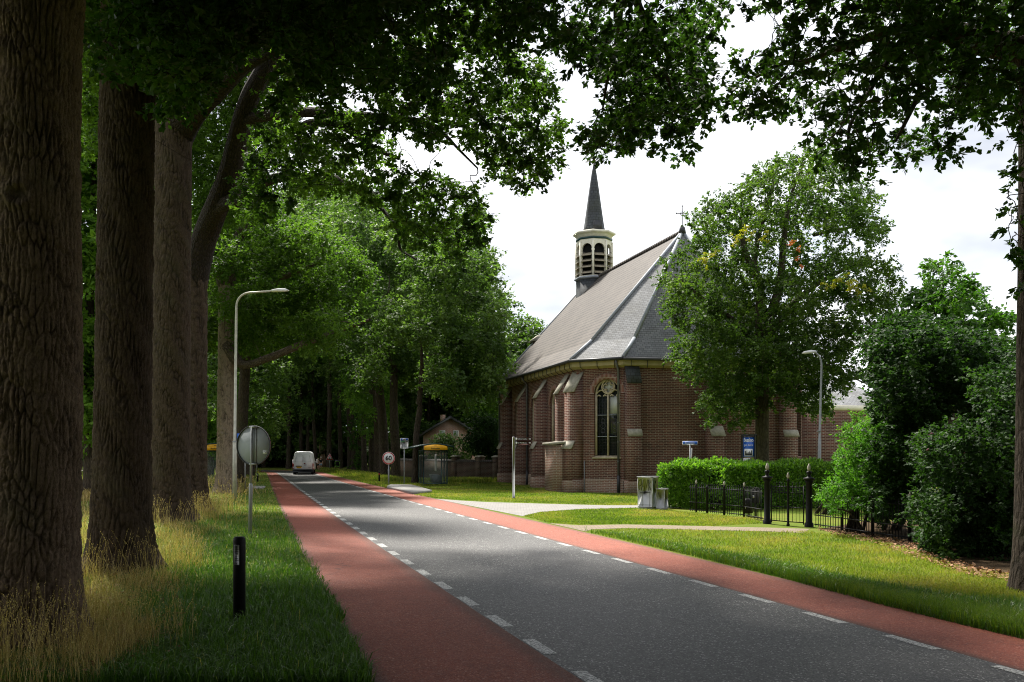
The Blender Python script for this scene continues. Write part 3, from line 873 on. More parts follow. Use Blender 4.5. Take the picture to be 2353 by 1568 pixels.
for (a, b) in ((N0,N1),(N1,C1),(C1,C2),(C2,Q1)):
    p0 = Vector((*a,0)); p1 = Vector((*b,0)); d = (p1-p0).normalized(); o = Vector((d.y,-d.x,0))*.05
    pl_.add([(p0.x+o.x,p0.y+o.y,-.2),(p1.x+o.x,p1.y+o.y,-.2),(p1.x+o.x,p1.y+o.y,.62),(p0.x+o.x,p0.y+o.y,.62),
            (p0.x-o.x*.2,p0.y-o.y*.2,.70),(p1.x-o.x*.2,p1.y-o.y*.2,.70)], [(0,1,2,3),(3,2,5,4)])
pl_.build('plinth', M['brick_pale'], ch)

def frame_M(p0, p1, s):
    p0 = Vector((*p0,0)); p1 = Vector((*p1,0)); d = (p1-p0).normalized(); inn = Vector((-d.y,d.x,0)); q = p0+d*s
    return Matrix(((d.x,inn.x,0,q.x),(d.y,inn.y,0,q.y),(0,0,1,0),(0,0,0,1)))
def big_window(p0, p1, hole, full=True):
    c, hw, zs, zp, rise = hole
    Mx = frame_M(p0, p1, c)
    W = empty('window', (0,0,0)); W.parent = ch
    g = MB()
    arc = [(hw*math.cos(PI*k/18), zp+rise*math.sin(PI*k/18)) for k in range(19)]
    g.prism([(-hw,zs)]+[(hw,zs)]+arc, .26, .29, 'y', Mx); g.build('glass', M['winglass'], W)
    st = MB(); fw = .085
    st.box(-hw, -hw+fw, .12, .255, zs, zp, Mx); st.box(hw-fw, hw, .12, .255, zs, zp, Mx)
    n = 20
    for k in range(n):
        a0, a1 = PI*k/n, PI*(k+1)/n
        vs = []
        for a in (a0, a1):
            for (q, yy) in ((0,.12),(fw,.12),(fw,.255),(0,.255)):
                vs.append(((hw-q)*math.cos(a), yy, zp+(rise-q)*math.sin(a)))
        st.add(vs, [(0,1,5,4),(1,2,6,5),(2,3,7,6),(3,0,4,7)], Mx)
    if full:
        st.box(-.035, .035, .10, .25, zs, zp-.05, Mx)
        zl = zp-.16                                # two lancets
        for sx in (-1, 1):
            st.ring(sx*hw*.5, zl, hw*.5-.05, hw*.5, .13, .25, 16, 0, PI, Mx)
            for q in (-.5, .5): st.ring(sx*hw*.5+q*hw*.46, zl+.02, .045, .10, .15, .25, 10, 0, PI, Mx)
        zc = zp+rise*.45; rc = rise*.50            # quatrefoil in its circle
        st.ring(0, zc, rc-.055, rc, .12, .25, 26, 0, 2*PI, Mx)
        lob = rc*.40
        for k in range(4):
            a = k*PI/2; st.ring(lob*1.08*math.cos(a), zc+lob*1.08*math.sin(a), lob*.74, lob*1.0, .14, .25, 16, a-PI*.72, a+PI*.72, Mx)
        st.build('tracery', M['stone'], W)
        for z in (zs+(zp-zs)*.32, zs+(zp-zs)*.66):
            MB().box(-hw+fw, hw-fw, .17, .245, z-.018, z+.018, Mx).build('glazing_bar', M['lead'], W)
        lm = MB()
        for k in range(1, 22):
            z = zs+.15*k
            if z < zp-.1: lm.box(-hw+fw, hw-fw, .243, .2575, z-.005, z+.005, Mx)
        for k in range(-3, 4):
            if k: lm.box(k*hw/4-.005, k*hw/4+.005, .2445, .2585, zs, zp-.1, Mx)
        for sx in (-1, 1):                          # stained-glass medallions
            zm = zs+(zp-zs)*.49
            lm.ring(sx*hw*.46, zm, .12, .15, .238, .2565, 18, 0, 2*PI, Mx)
            for q in (-.26, .26): lm.ring(sx*hw*.46, zm+q, .10, .13, .238, .2565, 14, 0, 2*PI, Mx)
        lm.build('leading', M['gutter'], W)
        pp = MB()
        pp.box(.05, hw-fw, .236, .2420, zs+(zp-zs)*.68, zp-.16, Mx); pp.disc(0, zc, rc*.8, .250, .2535, 24, 1, Mx)
        pp.build('pale_pane', M['palepane'], W)
    else:
        st.box(-.03, .03, .12, .25, zs, zp+rise*.7, Mx)
        st.build('tracery', M['stone'], W)
    s = MB(); s.prism([(-.09,zs-.10),(.30,zs-.02),(.30,zs+.08),(-.09,zs-.02)], -hw-.08, hw+.08, 'x')
    s2 = MB()
    s2.V = [tuple(Mx @ Vector((v[0], v[1], v[2]))) for v in s.V]; s2.Fc = s.Fc
    s2.build('sill', M['stone'], W)
    r = MB(); r.ring(0, zp, hw+.005, hw+.30, -.03, .05, 28, 0, PI, Mx)
    if abs(hw-rise) > .02: pass
    r.build('arch', M['arch_brick'], W)
big_window(N1, C1, AW)
for h in NWIN: big_window(N0, N1, h, False)

def buttress(x, y, ang, wdt, prof, capm, ledge):
    """profile (out, z); ang = outward direction"""
    dv = Vector((math.cos(ang), math.sin(ang), 0)); sdv = Vector((-dv.y, dv.x, 0))
    Mx = Matrix(((sdv.x,dv.x,0,x),(sdv.y,dv.y,0,y),(0,0,1,0),(0,0,0,1)))
    b = MB().prism(prof, -wdt/2, wdt/2, 'x', Mx)
    o = b.build('buttress', M['brick'], ch)
    top = prof[-2]; end = prof[-1]
    c = MB()
    def slab(p, q, t, ex, mat, nm):
        dx, dz = q[0]-p[0], q[1]-p[1]; l = math.hypot(dx, dz); nx, nz = -dz/l, dx/l
        if nz < 0: nx, nz = -nx, -nz
        p2 = (p[0]-dx/l*.10, p[1]-dz/l*.10)
        MB().prism([p2, q, (q[0]+nx*t, q[1]+nz*t), (p2[0]+nx*t, p2[1]+nz*t)], -wdt/2-ex, wdt/2+ex, 'x', Mx).build(nm, mat, o)
    slab(top, end, .055, .04, capm, 'cap')
    slab(ledge[0], ledge[1], .055, .04, M['stonecap'], 'ledge')
    MB().prism([(prof[0][0]-.2,-.2),(prof[1][0]+.05,-.2),(prof[1][0]+.05,.55),(prof[1][0]-.05,.66),(prof[0][0]-.2,.66)], -wdt/2-.05, wdt/2+.05, 'x', Mx).build('plinth', M['brick_pale'], o)
sideprof = [(-.3,-.2),(.80,-.2),(.80,2.35),(.62,2.68),(.62,5.35),(-.02,6.35)]
lg = ((.80,2.35),(.62,2.68))
for y in (3.55, 7.9, 12.25, 16.5):
    buttress(-1.9, y, PI, .72, sideprof, M['stonecap'], lg)
buttress(-1.9+.1, 1.9+.1, PI+R(24), .80, sideprof, M['stonecap'], lg)
frontprof = [(-.3,-.2),(.62,-.2),(.62,3.02),(.48,3.28),(.48,5.75),(.06,6.72)]
lgf = ((.62,3.02),(.48,3.28))
buttress(.42, 0.02, -PI/2, .72, frontprof, M['slate_dark'], lgf)
buttress(4.95, 0.02, -PI/2, .72, [(-.3,-.2),(.85,-.2),(.85,3.02),(.55,3.45),(.55,5.75),(.06,6.72)], M['slate_dark'], ((.85,3.02),(.55,3.45)))
buttress(9.35, 0.02, -PI/2, .8, frontprof, M['slate_dark'], lgf)

# porch and right-hand annex
po = MB().box(-3.14, -1.95, 2.0, 3.75, -.2, 2.5).build('porch', M['brick_pale'], ch)
MB().prism([(-3.26,2.5),(-1.9,2.62),(-1.9,2.74),(-3.26,2.62)], 1.9, 3.85, 'y').build('cap', M['stonecap'], po)
MB().box(-2.50, -2.36, 1.985, 2.1, 1.2, 2.1).build('slit', M['dark'], po)
ax = MB().box(11.0, 18.6, 3.6, 11, -.2, 4.75).build('annex', M['brick'], ch)
ar = MB(); E = [(10.9,3.2),(19.0,3.2),(19.0,11.4),(10.9,11.4)]
ar.add([(a,b,4.85) for a,b in E]+[(14.6,7.0,7.6),(14.2,7.4,7.6)], [(0,1,4),(1,2,4),(2,3,5,4),(3,0,4,5)])
ar.build('annex_roof', M['slate'], ax)
MB().box(10.9, 19.0, 3.15, 3.6, 4.55, 4.84).build('fascia', M['cream'], ax)
aw = MB(); Mx = frame_M((11.0,3.6),(18.6,3.6), 2.5)
aw.prism([(-.7,1.2)]+[(.7,1.2)]+[(.7*math.cos(PI*k/12),3.2+.7*math.sin(PI*k/12)) for k in range(13)], -.02, .05, 'y', Mx)


# roof
def offs(o): return [(-1.9-o,19.9),(-1.9-o,1.9-.414*o),(-.414*o,-o),(9.6+.414*o,-o),(11.5+o,1.9-.414*o),(11.5+o,19.9)]
EV = offs(.42); A = (4.8,3.3); RG = (4.8,19.9); ZE, ZK, ZR = 6.97, 8.05, 14.5; fk = .18
KV = [(x+(RG[0]-x)*fk, y+0*(RG[1]-y)) if i in (0,5) else (x+(A[0]-x)*fk, y+(A[1]-y)*fk) for i,(x,y) in enumerate(EV)]
E3 = [(x,y,ZE) for x,y in EV]; K3 = [(x,y,ZK) for x,y in KV]; A3 = (*A,ZR); R3 = (*RG,ZR)
rn = MB()
rn.add([E3[0],E3[1],K3[1],K3[0]], [(0,1,2,3)]); rn.add([K3[0],K3[1],A3,R3], [(0,1,2,3)])
rn.add([E3[4],E3[5],K3[5],K3[4]], [(0,1,2,3)]); rn.add([K3[4],K3[5],R3,A3], [(0,1,2,3)])
rn.build('nave_roof', M['tile'], ch)
ra = MB()
for i in (1,2,3):
    ra.add([E3[i],E3[i+1],K3[i+1],K3[i]], [(0,1,2,3)]); ra.add([K3[i],K3[i+1],A3], [(0,1,2)])
ra.build('apse_roof', M['slate'], ch)
MB().add([E3[0],K3[0],R3,K3[5],E3[5]], [(0,1,2,3,4)]).build('west_gable', M['slate_dark'], ch)
hf = MB()
for i in (1,2,3,4):
    for (p,q) in ((E3[i],K3[i]),(K3[i],A3)):
        p_, q_ = Vector(p)+Vector((0,0,.03)), Vector(q)+Vector((0,0,.03))
        hf.tube([p_, q_], .095, 6)
hf.build('hip_flashing', M['lead'], ch)
rt = MB()
n = 44
for k in range(n):
    y0 = A[1]+(RG[1]-A[1])*k/n; y1 = A[1]+(RG[1]-A[1])*(k+1)/n
    rt.tube([(4.8,y0,ZR+.02),(4.8,y1+.03,ZR+.02)], [.15,.125], 8)
rt.build('ridge_tiles', M['tile'], ch)
vg = MB()
for (p,q) in ((E3[0],K3[0]),(K3[0],R3)): vg.tube([Vector(p)+Vector((0,.05,0)), Vector(q)+Vector((0,.05,0))], .10, 6)
vg.build('verge_board', M['lead'], ch)
fm = MB(); gm = MB()
W0 = offs(.0); F0 = offs(.30); F1 = offs(.33); G0 = offs(.46)
for i in range(5):
    a, b = W0[i], W0[i+1]; c, d = F0[i], F0[i+1]; e, f_ = F1[i], F1[i+1]
    fm.add([(*a,6.50),(*b,6.50),(*d,6.62),(*c,6.62)], [(0,1,2,3)])
    fm.add([(*c,6.62),(*d,6.62),(*d,6.93),(*c,6.93)], [(0,1,2,3)])
    g0, g1 = G0[i], G0[i+1]
    gm.tube([(*g0,6.93),(*g1,6.93)], .085, 8)
    l = math.dist(g0,g1); nb = int(l/.85)
    for k in range(nb):
        t = (k+.5)/nb
        p = np.array(c)*(1-t)+np.array(d)*t; q = np.array(a)*(1-t)+np.array(b)*t
        dr = unit(p-q)
        gm.tube([(*(p+dr*.06),6.92),(*(p+dr*.03),6.60),(*(q+dr*.02),6.42)], .018, 5)
fm.build('fascia', M['fascia'], ch); gm.build('gutter', M['gutter'], ch)
def downpipe(x, y, ox, oy):
    p = MB()
    p.tube([(x+ox*.42,y+oy*.42,6.88),(x+ox*.40,y+oy*.40,6.7),(x+ox*.12,y+oy*.12,6.35),(x+ox*.10,y+oy*.10,.9)], .062, 8)
    for z in (5.6,4.6,3.6,2.6,1.6): p.tube([(x+ox*.1,y+oy*.1,z),(x+ox*.1,y+oy*.1,z+.06)], .08, 8)
    o = p.build('downpipe', M['pipe'], ch)
    MB().tube([(x+ox*.10,y+oy*.10,.9),(x+ox*.10,y+oy*.10,.02)], .085, 8).build('shoe', M['gutter'], o)
downpipe(-.16, .16, -.707, -.707); downpipe(-1.9, 11.75, -1, 0); downpipe(-1.9, 19.3, -1, 0); downpipe(9.75, .1, 0, -1)
MB().tube([(-1.62,1.50,0),(-1.62,1.50,1.65)], .022, 6).build('cable_pipe', M['lead'], ch)
# cross on the apse end of the ridge
cr = MB(); x, y = A
cr.lathe([(.22,14.45),(.16,14.75),(.05,14.9),(.02,14.95)], 8, x, y)
cr.tube([(x,y,14.9),(x,y,16.0)], .022, 6); cr.tube([(x-.36,y,15.55),(x+.36,y,15.55)], .022, 6)
for (dx,z) in ((-.36,15.55),(.36,15.55),(0,15.98)): cr.lathe([(.005,z-.05),(.05,z),(.005,z+.05)], 6, x+dx, y)
cr.ring(x, 15.55, .09, .12, y-.015, y+.015, 16)
cr.build('roof_cross', M['gutter'], ch)
pn = MB().box(.62, 1.5, 19.75, 20.45, 7.0, 10.05).build('gable_shoulder', M['brick'], ch)
MB().prism([(.42,10.05),(1.7,10.05),(1.06,10.55)], 19.6, 20.6, 'y').build('cap', M['stonecap'], pn)

# ridge turret
tx, ty = 4.8, 18.45
T = empty('turret', (tx, ty, 0)); T.parent = ch
a8 = R(22.5)
MB().lathe([(1.30,10.5),(1.30,14.35)], 8, a0=a8).build('base', M['slate_dark'], T)
MB().lathe([(1.30,14.352),(1.44,14.42),(1.44,14.52),(1.26,14.58)], 8, a0=a8).build('ledge', M['lead'], T)
lan = MB(); core = MB(); lou = []
rv = 1.27
for k in range(8):
    a0_, a1_ = a8+k*PI/4, a8+(k+1)*PI/4
    p0 = (rv*math.cos(a0_), rv*math.sin(a0_)); p1 = (rv*math.cos(a1_), rv*math.sin(a1_))
    wdt = math.dist(p0,p1)
    wall_arch(lan, p0, p1, 14.5, 17.2, [(wdt/2, .39, 14.62, 16.50, .39)], .16, 10)
    lan.tube([(p0[0]*1.02,p0[1]*1.02,14.55),(p0[0]*1.02,p0[1]*1.02,17.1)], .075, 6)
    Mx = frame_M(p0, p1, wdt/2)
    lan.box(-.5, -.37, -.04, .05, 16.36, 16.46, Mx); lan.box(.37, .5, -.04, .05, 16.36, 16.46, Mx)
    for j in range(4):
        z = 14.72+j*.42
        s = MB().prism([(-.13,z),(.17,z+.23),(.17,z+.27),(-.13,z+.04)], -.385, .385, 'x', Matrix.Identity(4))
        s.V = [tuple(Mx @ Vector(v)) for v in s.V]; lou.append(s)
lan.build('lantern', M['cream'], T)
lm = MB()
for s in lou: lm.add(s.V, s.Fc)
lm.build('louvres', M['louvre'], T)
MB().lathe([(1.02,14.5),(1.02,17.1)], 8, a0=a8).build('bell_chamber', M['dark'], T)
MB().lathe([(1.31,17.2),(1.33,17.28),(1.33,17.33),(1.28,17.36)], 8, a0=a8).build('band', M['teal'], T)
MB().lathe([(1.27,17.30),(1.29,17.47),(1.45,17.60),(1.55,17.65),(1.55,17.76),(1.2,17.86)], 8, a0=a8).build('cornice', M['cream'], T)
sp = MB().lathe([(.86,17.84),(.74,18.2),(.58,19.3),(.36,20.9),(.20,22.0),(.15,22.3),(.10,22.5),(.045,23.0)], 8, a0=a8).build('spire', M['slate_dark'], T)
MB().box(-.30, .30, -.83, -.6, 17.95, 18.55).build('hatch', M['gutter'], sp)
MB().lathe([(.012,22.85),(.09,22.92),(.125,23.03),(.09,23.14),(.012,23.2)], 14).build('ball', M['gold'], T)
wv = MB(); wv.tube([(0,0,23.15),(0,0,24.3)], .018, 6)
wv.prism([(-.35,23.9),(-.1,23.85),(.15,23.9),(.3,24.05),(.38,24.0),(.34,24.2),(.2,24.2),(.05,24.02),(-.1,24.05),(-.3,24.25)], -.012, .012, 'y')
wv.build('weathercock', M['gutter'], T)
# ------------------------------------------------------------------ signs, lamps, posts
I4 = Matrix.Identity(4)
def T_(x, y, z): return Matrix.Translation((x, y, z))
def tri(c, r, up=True):
    s = 1 if up else -1
    pts = []
    for k in range(3):
        a = PI/2*s+2*PI*k/3
        cx_, cz_ = c[0]+r*math.cos(a), c[1]+r*math.sin(a)
        for q in (-.35, 0, .35): pts.append((cx_-.0+.10*r*math.cos(a+q*2)-.10*r*math.cos(a), cz_+.10*r*math.sin(a+q*2)-.10*r*math.sin(a)))
    return pts

# big round sign seen from the back
g = G(574.5, 1227); y = g[1]; k = pxm(y)
o = empty('round_sign', g, R(-20.5), 'large round traffic sign on a steel pole seen from its grey back', 'traffic sign')
zc = H+(HV-1024)*k; rr = 45*k
MB().tube([(0,0,-.1),(.025,0,1.30),(.025,0,1.36)], [.050,.050,.036], 12).build('lower_post', M['steel'], o, True)
MB().tube([(.025,0,1.3),(.06,0,zc+rr*.98)], .034, 12).build('upper_post', M['steel'], o, True)
d = MB(); d.disc(.07, zc, rr, .062, .074, 48); d.build('sign_plate', pm('sign back grey', (.30,.32,.34), .9, 0, .08, 3), o)
MB().ring(.07, zc, rr-.008, rr+.012, .030, .074, 48).build('rim', M['gutter'], o)
MB().disc(.07, zc, rr+.008, .075, .083, 48).build('sign_face', M['signred'], o)
c = MB()
for zz in (zc+rr*.95, zc-rr*.95): c.box(-.01, .20, -.03, .06, zz-.025, zz+.025)
c.box(.13, .17, .035, .062, zc-rr*.9, zc+rr*.9)
c.build('bracket', M['steel'], o)
MB().box(rr*.70, rr*.70+.14, .058, .0618, zc-.22, zc-.14).build('sticker', M['white'], o)
text('lettering', 'OVE', .075, M['ink'], o, T_(rr*.70+.07, .0565, zc-.18))

# black marker posts
def bollard(u, v, hgt, rad, label, plate=True, red=False):
    g = G(u, v)
    o = empty('marker_post', g, R(-8), label, 'marker post', 'black marker posts beside the road')
    n = 16; prof = [(rad*.98,-.05),(rad,hgt-.05),(rad*.93,hgt-.018),(rad*.75,hgt-.003),(rad*.2,hgt)]
    MB().lathe(prof, n).build('post', M['black'], o, False)
    if plate:
        p = MB(); w_ = rad*.42
        vs = []
        p.bbox(-w_, w_, -rad*1.04, -rad*.90, hgt*.68, hgt*.91, .003)
        pl = p.build('reflector', pm('silver reflector', (.50,.51,.50), .45, .3, .25, 40), o)
        q = MB()
        for z in (hgt*.70, hgt*.89): q.disc(0, z, rad*.09, -rad*1.06, -rad*1.03, 10)
        for z in np.linspace(hgt*.73, hgt*.86, 6): q.box(-w_*.7, w_*.7, -rad*1.05, -rad*1.03, z-.003, z+.003)
        q.build('dot_pattern', M['gutter'], pl)
    if red:
        MB().tube([(0,0,hgt*.72),(0,0,hgt*.84)], rad*1.03, 12).build('red_band', M['signred'], o)
    return o
bollard(550, 1432, 1.14, .080, 'big black round-topped marker post with silver plate in the near grass')
bollard(592, 1107, .58, .055, 'small black marker post with a white strip beside the far bend')
bollard(871.5, 1108.5, .72, .055, 'black marker post with red band near the tall trunks and speed sign', False, True)

# street lamps
def lamp(g, pts, r, label, head_dir, hl, mats=('lamp_steel',), joints=()):
    o = empty('street_lamp', g, 0, label, 'street lamp', 'street lamps')
    mb = MB(); mb.tube(pts, r, 12); mb.build('pole', M[mats[0]], o, True)
    j = MB()
    for z, rj in joints: j.tube([(0,0,z),(0,0,z+.05)], rj, 12)
    if joints: j.build('collar', M['steel'], o)
    e = Vector(pts[-1]); hd = Vector(head_dir).normalized(); s = Vector((0,0,1)).cross(hd)
    if s.length < .1: s = Vector((1,0,0))
    s.normalize(); up = hd.cross(s)
    if up.z < 0: up = -up; s = -s
    Mx = Matrix(((hd.x,s.x,up.x,e.x),(hd.y,s.y,up.y,e.y),(hd.z,s.z,up.z,e.z),(0,0,0,1)))
    h = MB(); h.prism([(-.1,.05),(hl*.3,.09),(hl*.8,.07),(hl,.01),(hl,-.02),(hl*.75,-.05),(hl*.2,-.04),(-.1,-.04)], -.11, .11, 'y', Mx)
    hd_ = h.build('lamp_head', M['white'], o)
    MB().prism([(hl*.2,-.055),(hl*.9,-.045),(hl*.9,-.025),(hl*.2,-.03)], -.09, .09, 'y', Mx).build('lens', M['glass'], hd_)
    return o
g = G(539.5, 1151); k = pxm(g[1])
zt = H+(HV-672)*k
arc = [(0,0,-.1),(0,0,2.6),(.001,0,2.62),(.06,0,zt-1.3),(.07,0,zt-.62)] + [(.07+.60*(1-math.cos(a)), 0, zt-.62+.60*math.sin(a)) for a in np.linspace(.2, PI/2, 7)] + [(1.75,0,zt+.06)]
lo = lamp(g, arc, [.10,.095,.066,.058,.05]+[.045]*7+[.038], 'tall weathered street lamp with long arm over the road beside pale oak trunk', (1,0,.05), .62, joints=((2.58,.10),))
MB().box(.10, .28, -.03, .0, 2.72, 2.96).build('number_plate', M['signblue'], lo)
g = np.array([(1882-CX)/F*38.2, 38.2, 0]); k = pxm(38.2)
zt = H+(HV-806)*k
arc = [(0,0,-.1),(.02,0,2.7),(.021,0,2.72),(.10,0,zt-.6)] + [(.10-.36*(1-math.cos(a)), 0, zt-.6+.54*math.sin(a)) for a in np.linspace(.2, PI/2, 7)]
lamp(g, arc, [.072,.068,.052,.044]+[.04]*7, 'galvanised street lamp with curved top standing behind the laurel hedge', (-1,-.2,-.12), .42, ('steel',), ((2.98,.085),))

# speed limit sign
g = G(893, 1117); k = pxm(g[1]); zc = H+(HV-1053.5)*k; rr = 14.4*k
o = empty('speed_sign', g, R(4), 'round white sixty speed limit sign with red border', 'traffic sign')
MB().tube([(0,.05,-.1),(0,.05,1.02),(0,.05,1.05),(0,.05,zc+rr)], [.05,.05,.034,.034], 10).build('post', M['steel'], o, True)
MB().disc(0, zc, rr, .0, .02, 40).build('sign_plate', M['white'], o)
MB().ring(0, zc, rr*.82, rr*.97, -.006, .002, 40).build('red_ring', M['signred'], o)
text('lettering', '60', rr*1.0, M['ink'], o, T_(0, -.006, zc), bold=.012)

# triangular warning sign far away
g = G(757.5, 1080.5); k = pxm(g[1]); zc = H+(HV-1052.5)*k; rr = 9.4*k
o = empty('warning_sign', g, R(8), 'red and white triangular side-road warning sign by the walkers', 'traffic sign')
MB().tube([(0,.05,-.1),(0,.05,zc+rr*.8)], .035, 8).build('post', M['steel'], o)
MB().prism(tri((0,zc), rr), 0, .02).build('sign_plate', M['white'], o)
MB().prism(tri((0,zc), rr*.90), -.006, .001).build('red_border', M['signred'], o)
MB().prism(tri((0,zc), rr*.56), -.012, -.005).build('white_field', M['white'], o)
MB().box(-.03, .03, -.018, -.011, zc-.16, zc+.20).box(.03, .13, -.018, -.011, zc-.01, zc+.03).build('symbol', M['ink'], o)

# bus stop flag signs
def stop_sign(g, v0, v1, wpx, rz, label):
    k = pxm(g[1]); z0 = H+(HV-v1)*k; z1 = H+(HV-v0)*k; w_ = wpx*k/2
    o = empty('bus_stop_sign', g, rz, label, 'bus stop sign', 'bus stop signs')
    MB().tube([(0,.04,-.1),(0,.04,z0+.1)], .038, 10).build('post', M['steel'], o, True)
    MB().bbox(-w_, w_, 0, .035, z0, z1, .012).build('sign_plate', M['white'], o)
    hb = z1-z0
    MB().box(-w_*.86, w_*.86, -.006, .002, z1-hb*.22, z1-hb*.04).build('blue_band', M['signblue'], o)
    MB().box(-w_*.40, w_*.40, -.010, -.005, z1-hb*.20, z1-hb*.06).build('bus_field', M['white'], o)
    bs_ = MB().box(-w_*.30, w_*.30, -.014, -.009, z1-hb*.16, z1-hb*.10)
    for q in (-.18,.18): bs_.disc(q*w_, z1-hb*.165, w_*.06, -.014, -.009, 10)
    bs_.box(w_*.5, w_*.84, -.006, .001, z1-hb*.36, z1-hb*.30)
    bs_.build('logo', M['ink'], o)
    gb = MB().box(-w_*.85, -w_*.45, -.004, .001, z1-hb*.36, z1-hb*.31).box(-w_*.35, 0, -.004, .001, z1-hb*.36, z1-hb*.31)
    gb.build('line_numbers', pm('sign green', (.10,.45,.22), .5), o)
    ln = MB()
    for q in np.linspace(.48, .9, 6): ln.box(-w_*.8, w_*(.2+.5*((q*7)%1)), -.004, .001, z1-hb*q-.006, z1-hb*q+.006)
    ln.build('timetable_lines', M['steel'], o)
    return o
stop_sign(G(929, 1115.5), 1007, 1031, 18.6, R(5), 'white bus stop flag with blue band between speed sign and glass shelter')
stop_sign(G(562.5, 1130), 993, 1020, 20, R(-12), 'bus stop pole half hidden behind the round grey sign')

# brown direction sign
g = G(1180.5, 1146); k = pxm(g[1])
o = empty('direction_sign', g, R(4), 'grey post with two brown direction boards on the church lawn', 'direction sign')
zt = H+(HV-1004)*k
MB().bbox(-.06, .06, -.05, .07, -.1, zt, .012).build('post', M['steel'], o)
for v0, s in ((1005, 'Hof van Bussloo'), (1014, 'De Middelburg')):
    z1 = H+(HV-v0)*k; z0 = z1-.165
    b = MB().bbox(.065, .80, -.03, .0, z0, z1, .006).build('board', M['brown'], o)
    text('lettering', s, .075, M['white'], b, T_(.165, -.033, (z0+z1)/2), 'LEFT', sx=.92)
    MB().prism([(.735,(z0+z1)/2-.045),(.785,(z0+z1)/2),(.735,(z0+z1)/2+.045)], -.034, -.029).box(.69,.74,-.034,-.029,(z0+z1)/2-.012,(z0+z1)/2+.012).build('arrow', M['white'], b)
    MB().box(.085, .145, -.034, -.029, z0+.03, z1-.03).build('symbol', M['white'], b)

# street name sign + edge-on yield sign, town sign
y = 38.2; k = pxm(y)
o = empty('street_name_sign', ((1587.5-CX)*k, y, 0), R(2), 'blue street name plate on a grey pole behind the hedge', 'street sign')
zt = H+(HV-1018)*k
MB().tube([(0,.04,-.1),(-.02,.04,zt-.05)], .030, 10).build('post', M['steel'], o, True)
MB().bbox(-.345, .27, -.02, .02, zt-.072, zt+.072, .008).build('sign_plate', M['white'], o)
MB().box(-.333, .258, -.026, -.019, zt-.060, zt+.060).build('blue_field', M['signblue'], o)
text('lettering', 'Bussloselaan', .088, M['white'], o, T_(-.0375, -.028, zt-.002), sx=.92)
yo = MB(); Mx = T_(.02,.02,0) @ Matrix.Rotation(R(74), 4, 'Z')
yo.prism([(.0,zt-.22),(.46,zt-.22),(.23,zt-.85)], -.012, .012, 'y', Mx)
yo.build('yield_plate', M['white'], o)
MB().prism([(-.01,zt-.21),(.47,zt-.21),(.23,zt-.87)], .014, .022, 'y', Mx).build('yield_border', M['signred'], o)
y = 39.6; k = pxm(y)
o = empty('town_sign', ((1720-CX)*k, y, 0), R(-28), 'blue and white village name sign in a dark frame beside the mossy trunk', 'town sign')
zt = H+(HV-998)*k; w_ = .25
MB().bbox(-w_-.05, -w_, -.05, .22, -.1, zt, .01).bbox(w_, w_+.05, -.05, .22, -.1, zt, .01).bbox(-w_-.05, w_+.05, -.05, .22, zt-.10, zt+.002, .01).build('frame', pm('anthracite steel', (.028,.030,.034), .45, .2), o)
MB().box(-w_, w_, .02, .05, zt-.98, zt-.11).build('sign_plate', M['white'], o)
MB().box(-w_*.93, w_*.93, .012, .021, zt-.95, zt-.13).build('blue_field', M['signblue'], o)
text('lettering', 'Bussloo', .215, M['white'], o, T_(0, .008, zt-.25), sx=.60, bold=.004)
text('lettering', 'gem. Voorst', .125, M['white'], o, T_(0, .008, zt-.46), sx=.60)
MB().box(-w_*.72, w_*.72, .006, .013, zt-.91, zt-.62).build('icon_field', M['white'], o)
ic = MB().box(-w_*.58, w_*.58, .001, .007, zt-.89, zt-.82).prism([(-.09,zt-.82),(-.05,zt-.82),(-.07,zt-.64)], .001, .007)
for (a, b, c) in ((-.14,-.11,.10),(-.03,.0,.06),(.02,.05,.09),(.07,.09,.05),(.11,.14,.13)): ic.box(a, b, .001, .007, zt-.82, zt-.82+c)
ic.build('skyline_icon', M['ink'], o)
MB().box(-w_*.9, w_*.25, -.01, .03, zt-1.42, zt-1.02).build('zone_plate', M['white'], o)
text('lettering', 'ZONE', .085, M['ink'], o, T_(-w_*.33, -.013, zt-1.10), sx=.8)
MB().ring(-w_*.33, zt-1.27, .075, .10, -.016, -.009, 24).build('zone_ring', M['signred'], o)
text('lettering', '30', .085, M['ink'], o, T_(-w_*.33, -.013, zt-1.27), sx=.8)

